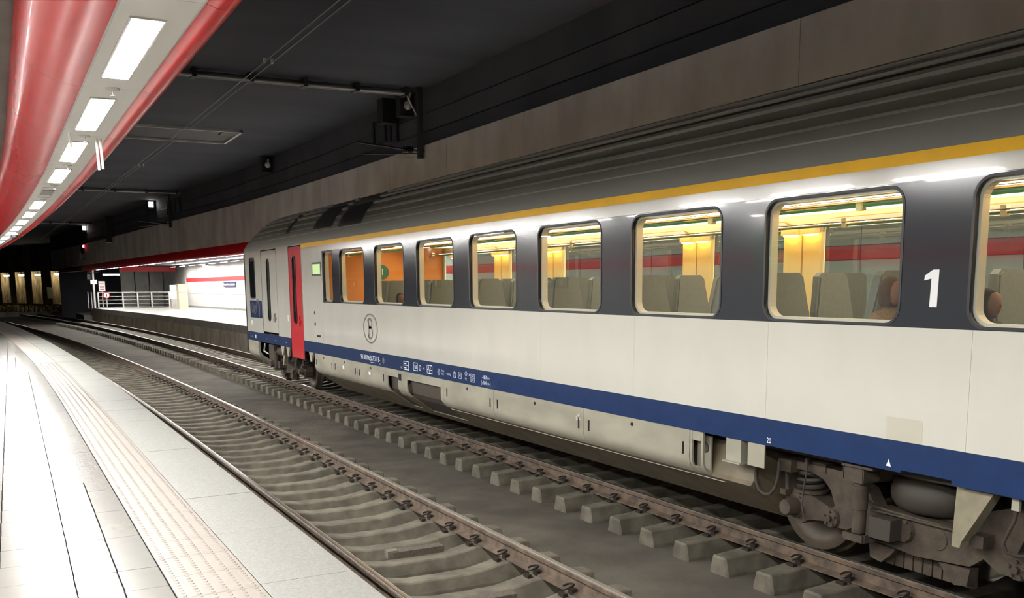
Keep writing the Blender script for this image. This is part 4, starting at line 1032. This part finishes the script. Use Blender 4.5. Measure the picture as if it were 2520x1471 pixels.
# bogies
def wheel_mesh():
    pr = [(-.02, 0), (-.02, .10), (.03, .12), (.055, .20), (.045, .32), (.015, .375), (.0, .385), (.0, .435), (.006, .448), (.10, .46), (.108, .488), (.135, .488), (.135, .39), (.10, .375), (.08, .2), (.13, .12), (.16, 0)]
    return MB().lathe(pr, (0, 0, 0), 'x', 40).mesh('wheel', True, 35)
WM = wheel_mesh()
def bogie(yc, name, detail=True):
    bg = sub('bogie', car, (XC, yc, 0))
    for sd in (-1, 1):
        def X(x): return x if sd < 0 else 2*XC-x
        top = [(0, .58), (.40, .60), (.50, .74), (.78, .84), (1.45, .85), (1.45, .775), (1.12, .775), (.98, .735), (.89, .655), (.84, .53), (.92, .43), (.87, .345), (.70, .35), (.58, .42), (.47, .335), (.0, .295)]
        poly = top+[(-a, b2) for a, b2 in top[-2:0:-1]]
        MB().extr([(yc+a, b2) for a, b2 in poly], X(6.15), X(6.28)).build('side_frame', 'bogie', bg)
        MB().box(min(X(6.10), X(6.34)), max(X(6.10), X(6.34)), yc-.42, yc+.42, .585, .60).build('frame_flange', 'bogie', bg)
        for e in (-1, 1):
            wy = yc+e*1.28
            o = put('wheel', WM, 'wheel', bg, (X(6.405), wy, .462), 0 if sd < 0 else math.pi)
            if sd > 0: continue
            ab = MB(); ab.extr([(wy+e*a, b2) for a, b2 in ((-.13, .55), (.05, .58), (.16, .53), (.19, .42), (.14, .30), (.0, .27), (-.10, .33), (-.32, .36), (-.42, .40), (-.40, .47))], 6.20, 6.38)
            ab.build('axlebox', 'bogie', bg)
            MB().lathe([(0, 0), (0, .066), (.02, .075), (.12, .085), (.14, .12), (.16, .12)], (6.06, wy+e*.06, .425), 'x', 20).build('axle_cover', 'bogie', bg, smooth=True, angle=40)
            for q in range(6):
                t = math.pi/3*q; MB().cyl((6.18, wy+e*.06+.098*math.cos(t), .425+.098*math.sin(t)), (6.21, wy+e*.06+.098*math.cos(t), .425+.098*math.sin(t)), .012, n=6).build('bolt', 'bogie', bg)
            pd = MB().lathe([(0, 0), (0, .078), (.03, .088), (.06, .088)], (6.12, yc+e*.86, .42), 'x', 22).build('pivot_disc', 'bogie', bg)
            for q in range(5):
                t = 2*math.pi/5*q+.3; MB().cyl((6.10, yc+e*.86+.058*math.cos(t), .42+.058*math.sin(t)), (6.125, yc+e*.86+.058*math.cos(t), .42+.058*math.sin(t)), .013, n=6).build('bolt', 'bogie', bg)
            MB().cyl((6.09, yc+e*.86, .42), (6.125, yc+e*.86, .42), .026, n=10).build('bolt', 'bogie', bg)
            # coil spring
            ptsS = [(6.30+.10*math.cos(t), wy-e*.02+.12*math.sin(t), .58+.20*t/(2*math.pi*3.2)) for t in [2*math.pi*3.2*i/48 for i in range(49)]]
            MB().tube(ptsS, .021, 6).build('coil_spring', 'rubber', bg, smooth=True)
            MB().lathe([(.56, 0), (.56, .15), (.585, .15), (.585, 0)], (6.30, wy-e*.02, 0), 'z', 18).build('spring_seat', 'bogie', bg)
            MB().cyl((6.18, wy+e*.15, .50), (6.16, wy+e*.15, .80), .02, n=8).build('lift_stop', 'bogie', bg); MB().box(6.12, 6.2, wy+e*.15-.035, wy+e*.15+.035, .52, .57).build('lift_stop', 'bogie', bg)
            MB().extr([(yc+e*a, b2) for a, b2 in ((.47, .31), (.45, .18), (.34, .16), (.25, .24), (.20, .30))], 6.16, 6.26).build('brake_bracket', 'bogie', bg)
        if sd < 0:
            dy = yc+.44
            MB().lathe([(.41, 0), (.41, .055), (.60, .058), (.605, .064), (.80, .064), (.80, .05), (.84, .05), (.84, 0)], (6.0, dy, 0), 'z', 16).build('damper', 'bogie', bg, smooth=True, angle=40)
            mb = MB(); mb.box(5.92, 6.1, dy-.09, dy+.11, .83, .845); mb.box(5.92, 5.935, dy-.09, dy+.11, .845, .97); mb.box(5.92, 6.1, dy-.1, dy-.085, .845, .97); mb.box(5.92, 6.1, dy+.1, dy+.115, .845, .97); mb.box(5.9, 6.1, dy-.2, dy+.115, .955, .975); mb.build('damper_bracket', 'bogie', bg)
            mb = MB(); mb.box(5.93, 6.12, dy-.10, dy+.10, .345, .36); mb.box(5.93, 5.945, dy-.10, dy+.10, .36, .405); mb.box(5.95, 6.15, dy-.11, dy-.095, .345, .41); mb.build('damper_bracket', 'bogie', bg)
            MB().cyl((6.0, dy, .36), (6.0, dy, .41), .03, n=8).build('damper_foot', 'bogie', bg)
            MB().box(5.99, 6.16, yc+.12, yc+.33, .40, .57).build('yaw_stop', 'rubber', bg)
            MB().lathe([(0, 0), (0, .09), (.03, .105), (.05, .105)], (6.12, yc+.12, .48), 'x', 24).build('yaw_stop_plate', 'bogie', bg)
            MB().lathe([(0, 0), (0, .082), (.012, .09)], (6.143, yc-.19, .475), 'x', 28).build('frame_boss', 'bogie', bg)
            for q in range(6):
                t = math.pi/3*q; MB().cyl((6.105, yc+.12+.085*math.cos(t), .48+.085*math.sin(t)), (6.125, yc+.12+.085*math.cos(t), .48+.085*math.sin(t)), .012, n=6).build('bolt', 'bogie', bg)
            ax = []
            for i in range(13):
                a = math.pi*i/12; ax.append((.755-.135*math.cos(a), .30+.11*math.sin(a)))
            MB().lathe([(.62, 0)]+ax+[(.89, 0)], (6.50, yc+.03, 0), 'z', 30).build('air_spring', 'rubber', bg, smooth=True)
            MB().lathe([(.89, 0), (.89, .34), (.93, .34), (.93, 0)], (6.50, yc+.03, 0), 'z', 24).build('spring_plate', 'bogie', bg)
            MB().extr([(yc-.49, .965), (yc-.78, .965), (yc-.55, .57), (yc-.54, .525), (yc-.475, .525), (yc-.475, .57)], 5.93, 6.04).build('traction_bracket', 'bracket_paint', bg)
            MB().box(6.02, 6.14, yc-.66, yc-.55, .53, .62).build('traction_foot', 'bogie', bg)
            MB().box(5.915, 5.94, yc-.98, yc-.925, .885, .985).build('hose_block', 'skirt', bg)
            MB().tube([(5.95, yc-.945, .89), (5.95, yc-.93, .80), (5.95, yc-.885, .70), (5.95, yc-.86, .63), (5.96, yc-.88, .575), (6.0, yc-.94, .555), (6.1, yc-1.05, .57)], .013, 8).build('hose', 'rubber', bg, smooth=True)
            MB().tube([(6.1, yc+1.13, .90), (6.1, yc+1.13, .78), (6.1, yc+1.16, .61), (6.1, yc+1.17, .48), (6.12, yc+1.15, .35)], .009, 6).build('cable', 'rubber', bg, smooth=True)
            MB().cyl((6.1, yc+1.13, .84), (6.1, yc+1.13, .90), .02, n=8).build('cable_gland', 'bogie', bg)
            MB().tube([(6.13, yc+.55, .72), (6.13, yc+.50, .65), (6.13, yc+.40, .615), (6.13, yc+.2, .606), (6.13, yc-.42, .585)], .012, 8).build('brake_pipe', 'bogie', bg, smooth=True)
            for i in range(9): MB().box(6.27, 6.33, yc-.38+i*.09-.038, yc-.38+i*.09+.038, .13, .27).build('track_brake_segment', 'bogie', bg)
            MB().box(6.08, 6.2, yc+1.3, yc+1.46, .745, .85).build('end_block', 'bogie', bg); MB().box(6.14, 6.26, yc+.95, yc+1.1, .79, .87).build('end_block', 'bogie', bg)
    for e in (-1, 1): MB().cyl((6.5, yc+e*1.28, .462), (2*XC-6.5, yc+e*1.28, .462), .08, n=14).build('axle', 'bogie', bg)
    MB().box(6.28, 2*XC-6.28, yc-.22, yc+.22, .42, .62).build('transom', 'bogie', bg)
    return bg
bogie(4.92, 'near'); bogie(23.62, 'far')
# cab-end equipment ahead of the far bogie
MB().box(6.0, 6.3, 24.2, 24.8, .55, .95).build('equipment_box', 'bogie', car); MB().cyl((6.1, 23.3, .82), (6.1, 24.0, .82), .12, n=16).build('air_reservoir', 'bogie', car, smooth=True, angle=40)
MB().tube([(6.0, 25.2, .95), (5.98, 25.25, .75), (6.0, 24.9, .70)], .02, 8).build('step_rail', 'trim_light', car)

# ================================================================== OVERHEAD
wire_y = rng(-10, 70, 2.0)
for i, dx in enumerate((-.05, .05)):
    s = thing('contact_wire', (t1(10)+dx, 10, 5.3), ['thin overhead contact wire above the near track, left of the pair', 'thin overhead contact wire above the near track, right of the pair'][i], 'wire', 'contact wires over the near track')
    MB().tube([(3.36-.004*y-max(0, y-20)*.012+dx, y, 5.3+.004*max(0, y-10)) for y in wire_y], .0075, 6).build('wire', 'wire_grey', s)
    for y in (13, 25): MB().box(3.36-.004*y-max(0, y-20)*.012+dx-.012, 3.36-.004*y-max(0, y-20)*.012+dx+.012, y-.03, y+.03, 5.3, 5.36).build('wire_clamp', 'galv', s)
def gantry(yc, x0, x1, lab, insul=True):
    s = thing('ceiling_conduit', ((x0+x1)/2, yc, ZC), lab, 'pipe', 'pipes crossing the dark ceiling')
    MB().cyl((x0, yc, ZC-.10), (x1, yc, ZC-.10), .075, n=12).build('pipe', 'pipe_grey', s, smooth=True, angle=40)
    MB().cyl((x0, yc-.2, ZC-.16), (x1-.1, yc-.2, ZC-.16), .028, n=10).build('conduit', 'galv', s, smooth=True, angle=40)
    for x in rng(x0+.3, x1-.2, 1.3): MB().box(x-.05, x+.05, yc-.26, yc+.1, ZC-.2, ZC).build('hanger', 'dark_steel', s)
    return s
gantry(22.6, 1.3, 9.2, 'long pale pipe crossing the dark ceiling nearest the camera')
gantry(50.5, .6, 8.2, 'pipe crossing the dark ceiling further down the tunnel')
gantry(76.5, -2, 6.2, 'furthest pipe crossing the dark ceiling before the signal mast')
s = thing('ceiling_frame', (5.2, 32, ZC), 'thin rectangular metal frame fixed under the dark ceiling', 'frame')
for (xa, xb, ya, yb) in ((3.3, 6.9, 30.55, 30.63), (3.3, 6.9, 33.1, 33.18), (6.82, 6.9, 30.55, 33.18), (3.3, 3.38, 30.55, 33.18)):
    MB().box(xa, xb, ya, yb, ZC-.08, ZC).build('frame_bar', 'galv', s)
MB().box(6.35, 6.9, 30.7, 31.5, ZC-.06, ZC).build('frame_plate', 'dark_steel', s); MB().box(3.4, 6.8, 30.65, 33.1, ZC-.02, ZC).build('frame_mesh', 'black', s)
# floodlights along the ceiling edge
for i, (yy, on) in enumerate(((22.9, 0), (36.0, 0), (56.6, 1), (81.0, 1))):
    x = fas(yy)-.02 if i < 3 else 6.1
    z = 6.92 if i < 3 else 6.95
    s = thing('floodlight', (x, yy, ZC), ['round floodlight on a dark box beside the nearest ceiling pipe', 'small unlit floodlight on the wall edge further along', 'glowing square floodlight at the end of the second pipe', 'glowing square floodlight above the signal mast'][i], 'floodlight', 'floodlights along the ceiling edge')
    MB().box(x-.34, x+.02, yy, yy+.3, z-.35, z+.22).build('housing', 'black', s)
    if on: MB().box(x-.27, x-.03, yy-.02, yy, z-.14, z+.14).build('lens', 'flood', s)
    else:
        MB().lathe([(-.10, 0), (-.09, .05), (-.04, .10), (0, .11)], (x-.14, yy, z-.1), 'y', 16).build('lens', 'lamp_frame', s, smooth=True)
        MB().box(x-.17, x-.11, yy-.1, yy-.02, z-.02, z+.1).build('bracket', 'galv', s)
s = thing('junction_box', (9.0, 23.6, ZC), 'dark box left of the round floodlight under the ceiling', 'box')
MB().box(8.95, 9.35, 23.9, 24.3, 6.55, ZC).build('body', 'black', s); MB().cyl((9.05, 22.5, 7.0), (9.40, 22.5, 6.35), .02, n=8).build('stay', 'galv', s)
# cantilever brackets hanging before the beam
for i, (yy, xx) in enumerate(((22.3, 9.30), (52.6, 7.95))):
    s = thing('cantilever_bracket', (xx, yy, ZC), ['dark drop tube with insulators before the concrete beam, nearer one', 'dark drop tube with insulators before the concrete beam, further one'][i], 'bracket', 'overhead line brackets')
    MB().box(xx-.06, xx+.06, yy-.06, yy+.06, 5.48, ZC).build('drop_tube', 'dark_steel', s)
    MB().tube([(xx+.15, yy, 5.66), (xx-.5, yy, 5.68), (xx-1.6, yy, 5.78)], .025, 8).build('arm', 'dark_steel', s)
    MB().tube([(xx-.1, yy, 5.6), (xx-.8, yy, 5.55), (xx-1.5, yy, 5.5)], .015, 8).build('stay', 'dark_steel', s)
    for q in range(5): MB().lathe([(0, .03), (.02, .085), (.04, .03)], (xx-.45+q*.055, yy, 5.68), 'x', 12).build('insulator', 'black', s)
s = thing('wall_duct', (6.9, 70, 5.6), 'grey box duct hanging over the concrete beam near the signal', 'duct')
xx = fas(70.5); MB().box(xx-.35, xx-.02, 70, 70.5, 5.42, ZC).build('duct', 'dark_steel', s); MB().box(xx-.37, xx, 69.98, 70.52, 5.38, 5.44).build('duct_cap', 'fascia', s)

# ================================================================== PASSENGERS
def person(label, x, y, face, cloth, hairm, scale=1.0):
    s = thing('person', (x, y, 1.22), label, 'person')
    J = {'pelvis': (0, .0, .50), 'waist': (0, -.02, .66), 'chest': (0, -.03, .86), 'neck': (0, -.02, 1.03), 'chin': (0, .0, 1.09),
         'sl': (-.17, -.02, .98), 'el': (-.22, .06, .74), 'wl': (-.14, .26, .66), 'sr': (.17, -.02, .98), 'er': (.22, .06, .74), 'wr': (.12, .27, .68),
         'hl': (-.09, .05, .49), 'kl': (-.11, .46, .52), 'al': (-.11, .47, .10), 'fl': (-.11, .62, .05), 'hr': (.09, .05, .49), 'kr': (.11, .46, .52), 'ar': (.11, .47, .10), 'fr': (.11, .62, .05)}
    E_ = [('pelvis', 'waist'), ('waist', 'chest'), ('chest', 'neck'), ('neck', 'chin'), ('chest', 'sl'), ('sl', 'el'), ('el', 'wl'), ('chest', 'sr'), ('sr', 'er'), ('er', 'wr'), ('pelvis', 'hl'), ('hl', 'kl'), ('kl', 'al'), ('al', 'fl'), ('pelvis', 'hr'), ('hr', 'kr'), ('kr', 'ar'), ('ar', 'fr')]
    Rr = dict(pelvis=.15, waist=.135, chest=.15, neck=.06, chin=.05, sl=.075, el=.05, wl=.035, sr=.075, er=.05, wr=.035, hl=.10, kl=.065, al=.045, fl=.035, hr=.10, kr=.065, ar=.045, fr=.035)
    ks = list(J); me = bpy.data.meshes.new('body'); me.from_pydata([J[k] for k in ks], [(ks.index(a), ks.index(b2)) for a, b2 in E_], [])
    o = bpy.data.objects.new('body', me); COL.objects.link(o); me.materials.append(MATS[cloth])
    sk = o.modifiers.new('skin', 'SKIN'); o.modifiers.new('sub', 'SUBSURF').levels = 1
    o.modifiers['sub'].render_levels = 1
    for i, k in enumerate(ks): me.skin_vertices[0].data[i].radius = (Rr[k], Rr[k]*(.8 if k in ('pelvis', 'waist', 'chest') else 1)); me.skin_vertices[0].data[i].use_root = (k == 'pelvis')
    o.parent = s; o.rotation_euler[2] = 0 if face > 0 else math.pi
    dg = bpy.context.evaluated_depsgraph_get(); dg.update()
    me2 = bpy.data.meshes.new_from_object(o.evaluated_get(dg))
    o.modifiers.clear(); o.data = me2
    for p in me2.polygons: p.use_smooth = True
    rz = 0 if face > 0 else math.pi
    def child(nm, mb, m): 
        me_ = mb.mesh(nm, True, 60); me_.materials.append(MATS[m]); q = bpy.data.objects.new(nm, me_); COL.objects.link(q); q.parent = s; q.rotation_euler[2] = rz; return q
    # head: lathe with jaw taper, nose, ears
    mb = MB(); mb.lathe([(-.11, 0), (-.105, .035), (-.08, .06), (-.03, .076), (.03, .08), (.08, .066), (.11, .035), (.118, 0)], (0, .02, 1.19), 'z', 18)
    mb.v = [(a, (b2-.02)*1.18+.02, c) for a, b2, c in mb.v]
    mb.add([(-.014, .105, 1.17), (.014, .105, 1.17), (0, .128, 1.165), (0, .105, 1.21)], [(0, 1, 2), (0, 2, 3), (1, 3, 2)])
    for e in (-1, 1): mb.lathe([(-.01, 0), (-.008, .022), (.008, .018), (.01, 0)], (e*.08, .01, 1.18), 'x', 10)
    hd_ = child('head', mb, 'skin')
    mb = MB()
    for e in (-1, 1): mb.lathe([(-.006, 0), (0, .011), (.006, 0)], (e*.03, .098, 1.2), 'y', 8)
    child('eyes', mb, 'hair'); mb = MB(); mb.box(-.024, .024, .094, .103, 1.135, 1.143); child('mouth', mb, 'lip')
    mb = MB(); mb.lathe([(-.13, .07), (-.09, .093), (0, .1), (.06, .093), (.10, .07), (.13, .03), (.136, 0)], (0, -.015, 1.20), 'z', 18); mb.v = [(a, min((b2+.015)*1.15-.015, .045+.35*max(0, c-1.24)), c) for a, b2, c in mb.v]
    child('hair', mb, hairm)
    for e in (-1, 1):
        mb = MB(); hx, hy, hz = e*.13, .30, .675
        mb.tube([(hx, hy-.04, hz), (hx, hy+.03, hz+.01), (hx, hy+.05, hz+.01)], [.03, .034, .026], 8)
        for q in range(4):
            fx = hx+(q-1.5)*.017; l_ = (.05, .06, .058, .045)[q]
            mb.tube([(fx, hy+.04, hz+.01), (fx, hy+.04+l_*.6, hz+.008), (fx, hy+.04+l_, hz-.012)], [.009, .0085, .007], 6)
        mb.tube([(hx-e*.03, hy-.0, hz), (hx-e*.05, hy+.03, hz+.005), (hx-e*.052, hy+.055, hz)], [.010, .009, .008], 6)
        child('hand', mb, 'skin')
    s.scale = (scale,)*3
    return s
person('passenger with dark hair and dark clothes at the window right of the 1', 6.55, 4.72, -1, 'cloth_dark', 'hair', .86)
person('passenger in brown fluffy coat at the window left of the 1', 6.30, 5.40, -1, 'coat_fur', 'hair_brown', .93)
person('passenger with dark hair low in the third window behind the cab', 6.5, 16.7, -1, 'cloth_dark', 'hair', .8)
